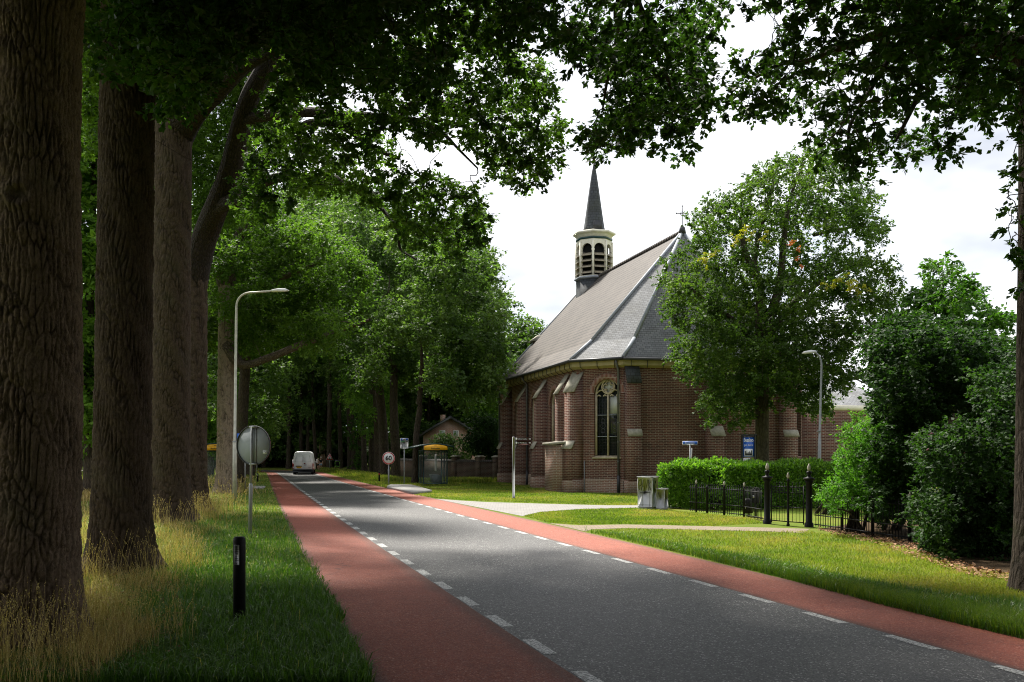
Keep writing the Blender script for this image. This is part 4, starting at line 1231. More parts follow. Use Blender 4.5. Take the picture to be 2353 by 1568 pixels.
# ------------------------------------------------------------------ bus shelters
def shelter(ox, oy, rz, label, wd=1.47, dp=2.6):
    o = empty('bus_shelter', (ox, oy, 0), rz, label, 'bus shelter', 'glass bus shelters')
    zt = 2.2
    for (x, y) in ((0,0),(wd,0),(0,dp),(wd,dp),(0,dp*.52),(wd,dp*.5)):
        MB().bbox(x-.034, x+.034, y-.034, y+.034, -.05, zt, .008).build('post', M['teal'], o)
    r = MB()
    for (x0,x1,y0,y1) in ((0,wd,-.03,.03),(0,wd,dp-.03,dp+.03),(-.03,.03,0,dp),(wd-.03,wd+.03,0,dp)):
        r.box(x0, x1, y0, y1, zt-.08, zt); 
    r.box(.0, wd, -.03, .03, .10, .15).box(wd-.03, wd+.03, .0, dp, .10, .15).box(0, wd, dp-.03, dp+.03, .1, .15).box(-.03, .03, dp*.52, dp, .1, .15)
    r.build('rail', M['teal'], o)
    MB().box(.045, wd-.045, -.006, .006, .15, zt-.08).build('glass_pane', M['glass'], o)
    MB().box(.045, wd-.045, dp-.006, dp+.006, .15, zt-.08).build('glass_pane', M['glass'], o)
    MB().box(wd-.006, wd+.006, .045, dp-.045, .15, zt-.08).build('glass_pane', M['glass'], o)
    MB().box(-.006, .006, dp*.52+.045, dp-.045, .15, zt-.08).build('glass_pane', M['glass'], o)
    xs = np.linspace(-.68, wd+.42, 15); xm = wd/2-.02
    top = [(x, 2.62-.20*abs((x-xm)/1.25)**1.8) for x in xs]
    MB().prism(top+[(x, z-.06) for x, z in top[::-1]], -.22, dp+.2, 'y').build('roof', M['teal'], o)
    xs = np.linspace(.03, wd-.03, 13)
    fz = [(x, 2.545-.115*((x-xm)/.75)**2) for x in xs]
    f_ = MB().prism([(.0,zt),(wd,zt)]+[(x,z) for x,z in fz[::-1]], -.30, -.24, 'y').build('name_board', M['yellow'], o)
    text('lettering', 'Bussloselaan', .145, M['ink'], f_, T_(wd/2-.02, -.305, 2.30), sx=.74, bold=.002)
    MB().box(wd/2-.09, wd/2+.05, -.304, -.299, 2.45, 2.48).build('logo', pm('logo orange', (.35,.12,.01), .5), f_)
    b = MB(); b.prism([(wd*.42,.62),(wd*.46,.66),(wd*.80,.62),(wd*.84,.58),(wd*.82,.1),(wd*.5,.1)], .5, dp-.5, 'y')
    b.build('bench', pm('bench grey', (.05,.06,.06), .5), o)
    tb = MB().box(wd*.70, wd*.79, dp-.06, dp-.03, .85, 1.92).build('timetable', M['white'], o)
    return o
g0 = G(973, 1116.4)
shelter(g0[0], g0[1], R(12), 'glass bus shelter with yellow name board on the church side lawn')
s2 = shelter((466-CX)/F*53.5, 53.5, R(14), 'bus shelter with yellow board half hidden behind the pale oak trunk')

# ------------------------------------------------------------------ electricity cabinets
g = G(1499, 1170.5)
o = empty('utility_cabinet', g, R(-30), 'tall pale utility cabinet with black graffiti at the hedge end', 'utility cabinet')
MB().bbox(-.60, 0, 0, .62, .07, 1.20, .008).build('body', pm('pale cabinet grey', (.80,.81,.78), .55, 0, .12, 3), o)
MB().box(-.58, -.02, .02, .60, -.05, .075).build('plinth', M['conc'], o)
MB().bbox(-.63, .03, -.03, .65, 1.20, 1.245, .01).build('lid', pm('cabinet lid', (.36,.37,.38), .5, 0, .15), o)
dl = MB()
for x in (-.40, -.12): dl.box(x-.004, x+.004, -.003, .001, .10, 1.18)
dl.box(-.585,-.015,-.003,.001,.155,.165); dl.build('door_seam', M['steel'], o)
gr = MB(); rg = random.Random(5)
def stroke(pts): gr.tube([(x, -.008, z) for x, z in pts], .007, 5)
stroke([(-.52,.72),(-.55,1.05),(-.45,1.12),(-.42,.95),(-.50,.86)]); stroke([(-.44,.70),(-.36,1.10),(-.30,.72)]); stroke([(-.41,.86),(-.32,.86)])
stroke([(-.30,1.12),(-.25,.80),(-.18,1.14)]); stroke([(-.15,.70),(-.15,1.10),(-.07,1.02),(-.15,.92),(-.05,.70)]); stroke([(-.50,.62),(-.20,.66),(-.38,.60),(-.08,.64)])

gr.build('graffiti', M['ink'], o)
MB().disc(0,0,.05,-.004,.002,16,1,Matrix(((0,1,0,.0),(1,0,0,.3),(0,0,1,1.02),(0,0,0,1)))).build('lock', M['black'], o)
g2 = g + np.array([.12, -.10, 0])
o = empty('utility_cabinet', g2, R(-30), 'small grey utility cabinet standing against the graffiti cabinet', 'utility cabinet')
MB().bbox(0, .34, .02, .40, .05, .76, .008).build('body', pm('grey cabinet', (.50,.51,.51), .55, 0, .12, 3), o)
MB().box(.01, .33, .03, .39, -.05, .055).build('plinth', M['conc'], o)
MB().bbox(-.015, .355, .005, .415, .76, .80, .008).build('lid', pm('cabinet lid', (.36,.37,.38), .5), o)
MB().box(.10, .13, .014, .021, .56, .66).box(.09,.16,.015,.021,.50,.51).build('marking', M['gutter'], o)

# ------------------------------------------------------------------ iron fence, gate, columns, letter boxes
def finial(mb, x, y, z, s=1.0):
    mb.lathe([(.012*s,z),(.030*s,z+.015*s),(.038*s,z+.05*s),(.030*s,z+.10*s),(.012*s,z+.14*s),(.003*s,z+.155*s)], 10, x, y)
def fence_run(name, pts, label, cat, posts, rails=(.10,.37,.90), spear=1.06, brace=True, grp=None):
    pts = [np.array(p[:2]) for p in pts]; base = pts[0]
    o = empty(name, (base[0], base[1], 0), 0, label, cat, grp)
    bars = MB(); rl = MB()
    for a, b in zip(pts[:-1], pts[1:]):
        a = a-base; b = b-base; l = np.linalg.norm(b-a); n = max(2, int(l/.115))
        for z in rails: rl.tube([(a[0],a[1],z),(b[0],b[1],z)], .017, 6)
        for k in range(n):
            p = a+(b-a)*(k+.5)/n
            bars.tube([(p[0],p[1],.04),(p[0],p[1],spear-.07)], .011, 5)
            bars.lathe([(.008,spear-.08),(.020,spear-.05),(.003,spear)], 5, p[0], p[1])
    rl.build('rails', M['iron'], o); bars.build('bars', M['iron'], o)
    for p, hgt, fin in posts:
        x, y = p[0]-base[0], p[1]-base[1]
        po = MB().lathe([(.035,-.05),(.035,hgt-.08),(.05,hgt-.07),(.05,hgt-.05),(.025,hgt-.03),(.03,hgt)], 10, x, y).build('post', M['iron'], o)
        if fin:
            f = MB(); finial(f, x, y, hgt); f.build('finial', pm('pale stone finial', (.40,.37,.31), .9, 0, .3, 20), po)
    return o
fp = [G(1584,1177), G(1625,1181)]
fence_run('iron_fence', fp, 'short black iron fence end against the laurel hedge', 'fence', [(G(1600,1178.5), 1.03, True), (fp[1], 1.0, False)], grp='black iron garden fences')
fp = [G(1625,1181), G(1664,1185), G(1710,1190), G(1752,1198)]
fence_run('iron_fence', fp, 'black iron fence run with two pale finials beside the letter boxes', 'fence', [(fp[1], 1.03, True), (fp[2], 1.03, True)], grp='black iron garden fences')
fp = [G(1872,1213), G(1935,1221.5), G(2005,1233), G(2091,1245)]
fence_run('iron_fence', fp, 'long black iron fence running into the dark shrubs', 'fence', [(fp[1], 1.0, False), (fp[2], 1.05, False), (fp[3], 1.08, True)], grp='black iron garden fences')
def column(u, v, label):
    g = G(u, v)
    o = empty('gate_column', g, 0, label, 'gate column', 'fluted iron gate columns')
    c = MB(); n = 24; vs = []
    prof = [(.13,-.05),(.13,.10),(.098,.14),(.090,1.28),(.12,1.32),(.12,1.36)]
    for r, z in prof:
        for k in range(n):
            q = r*(1-(.10 if k % 2 and .12 < z < 1.3 else 0)); a = 2*PI*k/n
            vs.append((q*math.cos(a), q*math.sin(a), z))
    fs = [(i*n+k, i*n+(k+1)%n, (i+1)*n+(k+1)%n, (i+1)*n+k) for i in range(len(prof)-1) for k in range(n)]
    c.add(vs, fs+[tuple(range((len(prof)-1)*n, len(prof)*n))]); c.build('shaft', M['iron'], o)
    MB().lathe([(.12,1.36),(.165,1.40),(.165,1.435),(.07,1.46),(.045,1.52),(.08,1.58),(.08,1.62),(.04,1.64)], 16).build('cap', M['iron'], o)
    f = MB(); finial(f, 0, 0, 1.63, 1.5); f.build('finial', pm('pale stone finial', (.40,.37,.31), .9, 0, .3, 20), o)
column(1763, 1204, 'black fluted gate column nearer the letter boxes')
column(1859, 1211.5, 'black fluted gate column nearer the dark shrubs')
def gate(a, b, label):
    a = np.array(a[:2]); b = np.array(b[:2]); d = unit(b-a); a = a+d*.17; b = b-d*.02; l = np.linalg.norm(b-a)
    o = empty('iron_gate', (a[0], a[1], 0), math.atan2(d[1], d[0]), label, 'gate', 'black iron gate leaves')
    f = MB()
    for z in (.12, .55, .98, 1.15): f.tube([(0,0,z),(l,0,z)], .017, 6)
    for x in (0, l): f.tube([(x,0,.06),(x,0,1.2)], .020, 6)
    f.build('frame', M['iron'], o)
    q = MB(); n = int(l/.105)
    for k in range(1, n):
        x = l*k/n; q.tube([(x,0,.12),(x,0,1.24)], .008, 5); q.lathe([(.008,1.22),(.018,1.25),(.003,1.30)], 5, x, 0)
        if k < n: q.ring(x-l/n*.5, 1.065, .036, .046, -.006, .006, 12)
    q.build('bars', M['iron'], o)
    return o
gate(G(1763,1204), G(1811,1208.5), 'gate leaf between the letter boxes and the middle gate post')
gr_ = gate(G(1859,1211.5), G(1811,1208.5), 'gate leaf between the middle gate post and the shrub-side column')
g = G(1811, 1209.5)
o = empty('gate_post', g, 0, 'slim black gate post with pale finial where both gate leaves meet', 'gate post')
MB().lathe([(.05,-.05),(.05,.06),(.035,.08),(.033,1.32),(.05,1.34),(.05,1.37),(.02,1.39),(.03,1.41)], 10).build('post', M['iron'], o)
f = MB(); finial(f, 0, 0, 1.41, 1.2); f.build('finial', pm('pale stone finial', (.40,.37,.31), .9, 0, .3, 20), o)
def letterbox(u, v, dz, rz, tilt, label):
    g = G(u, v)
    o = empty('letter_box', g, rz, label, 'letter box', 'letter boxes at the gate')
    MB().tube([(0,0,-.1),(0,0,dz+.1)], .030, 8).build('post', M['black'], o)
    pts = [(-.12,dz),(.12,dz),(.12,dz+.42)] + [(.12*math.cos(a), dz+.42+.08*math.sin(a)) for a in np.linspace(.3, PI-.3, 8)] + [(-.12,dz+.42)]
    MB().prism(pts, -.14, .08, 'y', Matrix.Rotation(tilt, 4, 'Y')).build('box', M['black'], o)
    MB().box(-.09, .09, -.148, -.139, dz+.30, dz+.33, Matrix.Rotation(tilt, 4, 'Y')).build('slot', M['gutter'], o)
    MB().box(-.08, -.03, -.146, -.139, dz+.16, dz+.25, Matrix.Rotation(tilt, 4, 'Y')).build('sticker', M['white'], o)
letterbox(1737, 1190, .50, R(-25), 0.0, 'upright black letter box with rounded lid beside the gate column')
letterbox(1721, 1188, .12, R(-35), -.10, 'lower tilted black letter box behind the upright one')

# ------------------------------------------------------------------ house, garden wall
y = 86.0; k = pxm(y); hx = (1034.5-CX)*k
o = empty('brick_house', (hx, y, 0), R(6), 'pale brick house with pointed gable and chimney behind the garden wall', 'house')
M['brick_house'] = brick_mat('house brick', (.46,.26,.19), (.36,.20,.15), (.45,.42,.37), .28, .10, .013, stain=(.2,.12,.09), var=.4)
hw = 60*k; ze = H+(HV-997)*k; zp = H+(HV-961)*k
MB().prism([(-hw,-.1),(hw,-.1),(hw,ze),(0,zp),(-hw,ze)], 0, 9, 'y').build('wall', M['brick_house'], o)
rf = MB()
sl_ = (zp-ze)/hw
for s in (-1, 1):
    rf.prism([(s*(hw+.35),ze-.35*sl_+.05),(0,zp+.05),(0,zp+.19),(s*(hw+.35),ze-.35*sl_+.19)], -.35, 9.3, 'y')
ro = rf.build('roof', M['tile'], o)
bb = MB()
for s in (-1, 1): bb.prism([(s*(hw+.37),ze-.37*sl_-.10),(0,zp-.08),(0,zp+.21),(s*(hw+.37),ze-.37*sl_+.18)], -.40, -.352, 'y')
bb.build('verge_board', M['gutter'], o)
MB().box(-.85, -.40, 1.2, 1.7, zp-.6, zp+.34).build('chimney', M['brick_house'], ro)
for x in (-.72, .52):
    f = MB().box(x-.26, x+.26, -.04, .05, ze-.25, ze+.30).build('window', M['white'], o)
    MB().box(x-.20, x+.20, -.046, -.038, ze-.19, ze+.24).build('pane', pm('pale curtained pane', (.30,.33,.34), .2), f)
y2 = 100.0
o = empty('brick_house', ((1098-CX)/F*y2, y2, 0), R(-4), 'house with orange tiled roof beyond the pale brick house', 'house')
MB().box(-3, 4, 0, 7, -.1, 3.3).build('wall', M['brick_house'], o)
M['tile_orange'] = roof_mat('orange roof tiles', (.42,.15,.075), (.34,.12,.06), (.12,.04,.03), .24, .34, .03, offs=0.0, rough=.75)
MB().prism([(-.3,3.2),(7.3,3.2),(3.5,4.6)], -3.4, 4.4, 'x').build('roof', M['tile_orange'], o)
a = np.array([(905-CX)/F*78, 78]); b = np.array([(1143-CX)/F*67.5, 67.5]); d = unit(b-a); l = np.linalg.norm(b-a)
o = empty('garden_wall', (a[0], a[1], 0), math.atan2(d[1], d[0]), 'low dark brick garden wall with tile coping behind the bus shelter', 'garden wall')
M['wall_brick'] = brick_mat('old wall brick', (.085,.045,.034), (.055,.033,.026), (.16,.14,.11), .30, .088, .010, stain=(.04,.04,.022), var=.6)
wl = MB().box(0, l, 0, .25, -.1, 1.30).build('wall', M['wall_brick'], o)
MB().prism([(-.12,1.30),(.37,1.30),(.37,1.34),(.125,1.48),(-.12,1.34)], 0, l, 'x').build('coping', M['tile'], o)
for q in (.30, .62, .84, .985):
    p = MB().box(l*q-.26, l*q+.26, -.10, .36, -.1, 1.66).build('pier', M['wall_brick'], o)
    MB().prism([(-.16,1.66),(.42,1.66),(.42,1.71),(.13,1.80),(-.16,1.71)], l*q-.32, l*q+.32, 'x').build('cap', M['stonecap'], p)

# ------------------------------------------------------------------ far roadside bits
g = G(741.5, 1077.8)
o = empty('wooden_hut', g, R(10), 'rough log hut with curved bark roof behind the walkers', 'hut')
M['wood'] = bark_mat('weathered hut wood', (.08,.05,.03), (.26,.17,.10), 6, 1.5, .6, .03)
MB().prism([(-.42,-.1),(.42,-.1),(.36,1.0),(.22,1.72),(-.24,1.62),(-.40,1.0)], 0, .9, 'y').build('wall', M['wood'], o)
MB().prism([(-.58,1.60),(-.2,1.78),(.30,2.06),(.52,2.10),(.52,2.16),(.28,2.14),(-.24,1.88),(-.60,1.68)], -.15, 1.05, 'y').build('roof', M['bark_dark'], o)
p = MB(); p.tube([(-.35,.2,1.6),(-.30,.2,2.75)], .05, 6); p.tube([(-.20,.3,1.6),(-.18,.3,2.7)], .04, 6); p.tube([(.2,.3,1.8),(.12,.3,2.25)], .04, 6)
p.build('poles', M['wood'], o)
MB().box(-.06, .10, -.012, .02, .95, 1.05).build('opening', M['dark'], o)
g = G(775, 1080.5)
o = empty('book_box', g, R(5), 'small green framed box on wooden legs under the trees', 'book box')
fr = MB()
for x in (-.26,.22): fr.box(x, x+.05, -.02, .28, .42, .92)
fr.box(-.26,.27,-.02,.28,.38,.44).box(-.26,.27,-.02,.28,.87,.92); fr.build('frame', pm('lime green paint', (.22,.48,.06), .5), o)
MB().box(-.20,.21,.0,.27,.45,.86).build('case', M['dark'], o)
for x in (-.30,.22): MB().box(x, x+.09, .0, .1, -.05, .38).build('leg', M['wood'], o)
MB().prism([(-.30,.92),(.31,.92),(.25,1.08),(-.22,1.08)], -.05, .32, 'y').build('roof', M['gutter'], o)
g = G(722.3, 1078.2)
o = empty('roadside_box', g, R(5), 'low grey roadside box between the van and the hut', 'utility box')
MB().bbox(-.16,.16,0,.3,-.05,.74,.01).build('body', pm('grey cabinet', (.36,.37,.37)), o)
MB().bbox(-.18,.18,-.02,.32,.74,.78,.01).build('lid', pm('cabinet lid', (.36,.37,.38)), o)
g = G(590, 1091)
o = empty('marker_pole', g, 0, 'thin pale pole in the verge just before the bend', 'pole')
MB().tube([(0,0,-.1),(0,0,1.5)], .03, 8).build('post', M['steel'], o)
MB().lathe([(.034,1.5),(.034,1.53),(.01,1.55)], 8).build('cap', M['gutter'], o)
p = MB().prism([tuple(G(u, v)[:2]) for u, v in [(566,1124.5),(606,1124),(610,1119.5),(572,1119)]], 0, .07, 'z').build('paved_strip', M['conc']); tag(p, kind='structure')
# ------------------------------------------------------------------ van
g = G(696.5, 1090.8)
van = empty('delivery_van', g, R(9.5), 'white delivery van driving away, seen from behind', 'van')
W2 = .90; VH = 2.02
vw = pm('white van paint', (.84,.85,.86), .28, 0, .03); vb = pm('dark van plastic', (.025,.027,.032), .5, 0, .15)
def vsec(y, w, zb, zt, wt):
    """half section mirrored: lower body straight, upper part leaning in"""
    half = [(w-.06,zb),(w,zb+.10),(w,1.02),(w-.02,1.12),(wt+.06,zt-.16),(wt-.02,zt-.05),(wt-.14,zt)]
    pts = [(x,z) for x,z in half] + [(-x,z) for x,z in half[::-1]]
    return [(x,y,z) for x,z in pts]
secs = [vsec(.0,W2-.03,.42,VH-.05,.66), vsec(.06,W2,.40,VH,.69), vsec(2.6,W2,.36,VH,.70), vsec(3.3,W2,.36,VH-.02,.70), vsec(3.55,W2,.36,VH-.12,.68)]
def nose(y, zt, wt): 
    half = [(W2-.06,.36),(W2,.46),(W2-.01,.80),(W2-.03,.86),(wt+.04,zt-.10),(wt,zt-.04),(wt-.1,zt)]
    return [(x,y,z) for x,z in half]+[(-x,y,z) for x,z in half[::-1]]
secs += [nose(4.25,1.22,.70), nose(4.75,.98,.66), nose(4.92,.70,.6)]
vm = MB(); n = len(secs[0])
vm.add([p for s in secs for p in s], [(i*n+k, i*n+(k+1)%n, (i+1)*n+(k+1)%n, (i+1)*n+k) for i in range(len(secs)-1) for k in range(n)] + [tuple(range(n-1,-1,-1)), tuple(range((len(secs)-1)*n, len(secs)*n))])
vm.build('body', vw, van)
for s in (-1, 1):
    x0, x1 = (.012, W2-.10) if s > 0 else (-W2+.10, -.012)
    xt0, xt1 = (.012, .60) if s > 0 else (-.60, -.012)
    d = MB(); d.add([(x0,-.012,.46),(x1,-.012,.46),(x1,-.012,1.10),(xt1,-.012+.02,VH-.14),(xt0,-.012+.02,VH-.14),(x0,-.012,1.1),
                     (x0,.05,.46),(x1,.05,.46),(x1,.05,1.10),(xt1,.08,VH-.14),(xt0,.08,VH-.14),(x0,.05,1.1)],
                    [(0,1,2,5),(5,2,3,4),(0,6,7,1),(1,7,8,2),(2,8,9,3),(3,9,10,4),(4,10,11,5),(5,11,6,0)])
    d.build('rear_door', vw, van)
    sm = MB(); a, b = (.06, .66) if s > 0 else (-.66, -.06)
    for (p, q) in (((a,1.12),(b,1.12)),((a if s>0 else b,1.12),(a if s>0 else b,1.72)),((.06*s,1.74),(.52*s,1.74)),((b if s>0 else a,1.12),(.52*s,1.74))):
        sm.tube([(p[0],-.016+.02*max(0,(p[1]-1.1)/.8),p[1]),(q[0],-.016+.02*max(0,(q[1]-1.1)/.8),q[1])], .010, 5)
    sm.build('door_seam', pm('van seam grey', (.42,.43,.45)), van)
MB().bbox(-W2+.0, W2, -.10, .14, .20, .46, .03).build('bumper', vb, van)
for s in (-1, 1):
    t = MB().bbox(s*(W2-.045)-.045, s*(W2-.045)+.045, -.03, .06, .50, 1.02, .012).build('taillight', pm('tail light red', (.55,.02,.02), .25), van)
    MB().box(s*(W2-.045)-.035, s*(W2-.045)+.035, -.036, -.028, .58, .70).box(s*(W2-.045)-.035, s*(W2-.045)+.035, -.036, -.028, .92, .99).build('lens', M['white'], t)
    mr = MB().tube([(s*W2,3.5,1.05),(s*(W2+.12),3.48,1.10)], .03, 6).bbox(s*(W2+.17)-.08, s*(W2+.17)+.08, 3.44, 3.52, .98, 1.28, .02).build('mirror', vw, van)
    for yy in (.75, 3.9):
        x = s*(W2-.12)
        ty = MB(); Mx = Matrix(((0,0,1,x),(1,0,0,yy),(0,1,0,.31),(0,0,0,1)))
        ty.lathe([(.16,-.11),(.29,-.11),(.31,-.07),(.31,.07),(.29,.11),(.16,.11)], 20, 0, 0, Mx)
        wo = ty.build('wheel', pm('tyre rubber', (.015,.015,.016), .8), van)
        MB().lathe([(.02,-.09),(.18,-.10),(.18,.10),(.02,.09)], 16, 0, 0, Mx).build('rim', M['steel'], wo)
MB().box(-.64, -.10, -.028, -.01, .70, .78).build('plate_recess', vb, van)
pl = MB().box(-.57, -.14, -.036, -.02, .56, .695).build('number_plate', pm('yellow plate', (.85,.48,.02), .45), van)
text('lettering', 'VXX-58-J', .098, M['ink'], pl, T_(-.355, -.038, .628), sx=.85)
MB().prism([(.06,.93),(.24,.93),(.14,1.03),(.06,1.03)], -.03, -.008, 'y').build('emblem', pm('dark red emblem', (.12,.015,.015), .3), van)
MB().bbox(.07, .30, -.04, -.01, .82, .87, .01).build('door_handle', vb, van)
MB().tube([(0,-.02,.26),(0,-.16,.24),(0,-.18,.30)], .025, 6).build('tow_hook', vb, van)
MB().box(.45,.68,-.016,-.010,.585,.61).build('model_badge', vb, van)
wsM = MB().add([(-.62,3.60,VH-.16),(.62,3.60,VH-.16),(.68,4.22,1.26),(-.68,4.22,1.26)], [(0,1,2,3)]).build('windscreen', M['winglass'], van)

# ------------------------------------------------------------------ two people walking towards us
def skin_mesh(name, verts, edges, radii, mat, parent, sub=1):
    me = bpy.data.meshes.new(name); me.from_pydata(verts, edges, []); me.update()
    o = bpy.data.objects.new(name, me); COL.objects.link(o)
    md = o.modifiers.new('s', 'SKIN'); md.use_smooth_shade = True; md.branch_smoothing = .3
    for i, v in enumerate(me.skin_vertices[0].data):
        r = radii[i]; v.radius = (r, r) if not isinstance(r, tuple) else r; v.use_root = (i == 0)
    if sub: m2 = o.modifiers.new('d', 'SUBSURF'); m2.levels = sub; m2.render_levels = sub
    dg = bpy.context.evaluated_depsgraph_get()
    nm = bpy.data.meshes.new_from_object(o.evaluated_get(dg))
    bpy.data.objects.remove(o); bpy.data.meshes.remove(me)
    nm.name = name; nm.materials.clear(); nm.materials.append(mat)
    for p in nm.polygons: p.use_smooth = True
    ob = bpy.data.objects.new(name, nm); COL.objects.link(ob); ob.parent = parent
    return ob
skin = pm('skin', (.50,.28,.19), .55, 0, .08)
def person(g, rz, s, label, fem, step):
    """1.75 m figure, faces local -y, scaled by s"""
    o = empty('person', g, rz, label, 'person', 'people walking beside the road')
    o.scale = (s, s, s)
    V = []; E = []; Rr = []
    def add(p, r, par=None):
        V.append(p); Rr.append(r)
        if par is not None: E.append((par, len(V)-1))
        return len(V)-1
    wsh = .165 if fem else .20
    pel = add((0,0,.95), (.125,.095)); wa = add((0,0,1.10), (.115,.085), pel); chst = add((0,.01,1.30), (.145,.10), wa)
    nk0 = add((0,.01,1.46), (.07,.06), chst); nk1 = add((0,-.005,1.53), (.048,.05), nk0)
    hd0 = add((0,-.015,1.60), (.066,.078), nk1); hd1 = add((0,-.015,1.68), (.072,.088), hd0); hd2 = add((0,.0,1.745), (.045,.055), hd1)
    for sx in (-1, 1):
        sh = add((sx*wsh*.9,.01,1.42), .055, chst)
        sw = sx*step
        el = add((sx*(wsh+.06),.02-.10*sw,1.14), .038, sh); wr = add((sx*(wsh+.07),-.04-.22*sw,.90), .026, el)
        pa = add((sx*(wsh+.07),-.05-.24*sw,.82), (.018,.036), wr)
        for q, ln in ((-.03,.075),(-.01,.085),(.01,.08),(.03,.065)):
            f1 = add((sx*(wsh+.065),-.05-.24*sw+q,.82-ln*.6), .0085, pa); add((sx*(wsh+.055),-.055-.24*sw+q,.82-ln), .007, f1)
        t1 = add((sx*(wsh+.055),-.10-.24*sw,.84), .010, pa); add((sx*(wsh+.045),-.115-.24*sw,.80), .008, t1)
        hip = add((sx*.09,0,.88), .085, pel); kn = add((sx*.095,-.04+.16*sw,.50), .056, hip)
        cf = add((sx*.095,.02+.22*sw,.33), .055, kn); an = add((sx*.095,.06+.30*sw,.10), .036, cf)
        hl = add((sx*.095,.05+.30*sw,.045), .042, an); add((sx*.10,-.12+.30*sw,.035), .032, hl)
    skin_mesh('body', V, E, Rr, skin, o)
    cloth = pm('black shirt', (.010,.010,.012), .8) if not fem else pm('pale top', (.42,.33,.26), .8)
    tv = [(0,0,.93),(0,0,1.10),(0,.01,1.31),(0,.01,1.45)]; tr = [(.150,.115),(.140,.108),(.168,.122),(.075,.07)]; te = [(0,1),(1,2),(2,3)]
    for sx in (-1, 1):
        if not fem:
            tv += [(sx*wsh*.9,.01,1.42),(sx*(wsh+.05),.01-.05*sx*step,1.24)]; tr += [.075,.066]; te += [(2,len(tv)-2),(len(tv)-2,len(tv)-1)]
    skin_mesh('shirt', tv, te, tr, cloth, o)
    sv = [(0,0,.97)]; sr = [(.145,.112)]; se = []
    for sx in (-1, 1):
        sv += [(sx*.092,0,.86),(sx*.097,-.02+.10*sx*step,.60)]; sr += [.100,.088]; se += [(0,len(sv)-2),(len(sv)-2,len(sv)-1)]
    skin_mesh('shorts', sv, se, sr, pm('blue denim shorts', (.24,.36,.52), .8) if not fem else pm('black shorts', (.012,.012,.014), .8), o)
    sm = MB()
    for sx in (-1, 1): sm.bbox(sx*.098-.055, sx*.098+.055, -.19+.30*sx*step, .10+.30*sx*step, -.0, .095, .025)
    sm.build('shoes', pm('dark shoes', (.02,.02,.022), .6), o)
    h = MB(); h.lathe([(.02,1.60),(.088,1.63),(.094,1.69),(.080,1.745),(.04,1.78),(.004,1.788)], 12, 0, .018)
    if fem: h.lathe([(.02,1.50),(.075,1.53),(.085,1.60),(.08,1.66)], 10, 0, .045)
    h.build('hair', pm('white hair' if not fem else 'pale blond hair', (.72,.70,.66) if not fem else (.62,.52,.36), .8), o, True)
    fc = MB(); fc.lathe([(.002,1.615),(.014,1.628),(.008,1.655),(.002,1.665)], 8, 0, -.105)
    for sx in (-1, 1): fc.lathe([(.003,1.60),(.014,1.63),(.003,1.665)], 6, sx*.078, 0)
    fc.build('nose_and_ears', skin, o)
    ey = MB()
    if not fem: ey.box(-.07,.07,-.112,-.085,1.645,1.678)
    else:
        for sx in (-1,1): ey.disc(sx*.03, 1.66, .012, -.106, -.09, 8)
    ey.build('sunglasses' if not fem else 'eyes', M['ink'], o)
    MB().box(-.025,.025,-.105,-.085,1.583,1.592).build('mouth', pm('lips', (.32,.10,.09), .5), o)
person(G(737.4, 1081), R(-10), .80, 'white-haired man in black T-shirt and pale denim shorts walking', False, .55)
person(G(730.6, 1080.6), R(-12), .73, 'blond woman in black shorts walking beside the white-haired man', True, -.5)
# ------------------------------------------------------------------ trees
rng = np.random.default_rng(11)
M['scar'] = pm('pale bare wood', (.30,.24,.15), .85, 0, .3, 5, .3)
def tree(name, base, label, trunk, limbs, clumps, leaf, lai, leafm, barkm, seed, group=None, cat='tree', tk=40, rough=.03, grow_kw=None, shape='kite', crown_kw=None, extra=None, twig=True, fur=None):
    """root Empty at the base > trunk (with limbs and twigs), crown"""
    rg = np.random.default_rng(seed)
    o = empty(name, tuple(base), 0, label, cat, group)
    tb = Tubes()
    p, r = trunk
    if fur is None: tb.add(p, r, tk, rough, rg)
    cl = list(clumps)
    grow(tb, limbs, cl, rg, twig=twig, **(grow_kw or {}))
    if fur is not None:
        fk = dict(fur); fm_ = fk.pop('mat', 'furrow'); pale = fk.pop('scar', None)
        t_ = furrowed('trunk', p, r, M[fm_], o, base, rg, **fk)
        tb.build('branches', M[barkm], o, base)
        if pale: tag(MB().lathe([(.001,0),(pale[1]*.8,0),(pale[1],-.01),(pale[1]*1.15,-.05)][::-1], 18, 0, 0, pale[0]).build('branch_scar', M['scar'], t_), 'pale cut branch scar')
    else: tb.build('trunk', M[barkm], o, base)
    crown('crown', cl, leaf, lai, M[leafm], o, base, rg, shape=shape, **(crown_kw or {}))
    if extra:
        for (nm, ec, lf, la, mt) in extra: crown(nm, ec, lf, la, M[mt], o, base, rg, shape=shape)
    return o
def limb(pts):   # (u, v, Y, radius px at that distance)
    return np.array([[*P3(u, v, y), r*y/F] for u, v, y, r in pts])
def C2(cx, cy): return 517+cx*.40306, cy*.40306
def C3(cx, cy): return 1321.3+cx*.4386, cy*.4386
def hidden_above(cl, top=-25):
    """keep clumps that rise above the picture"""
    out = []
    for c in cl:
        if c[1] < 1.0: out.append(c); continue
        v = HV-(c[2]-c[3]-H)/c[1]*F; u = CX+c[0]/c[1]*F
        if v < top or u < -150 - c[3]/c[1]*F: out.append(c)
    return out

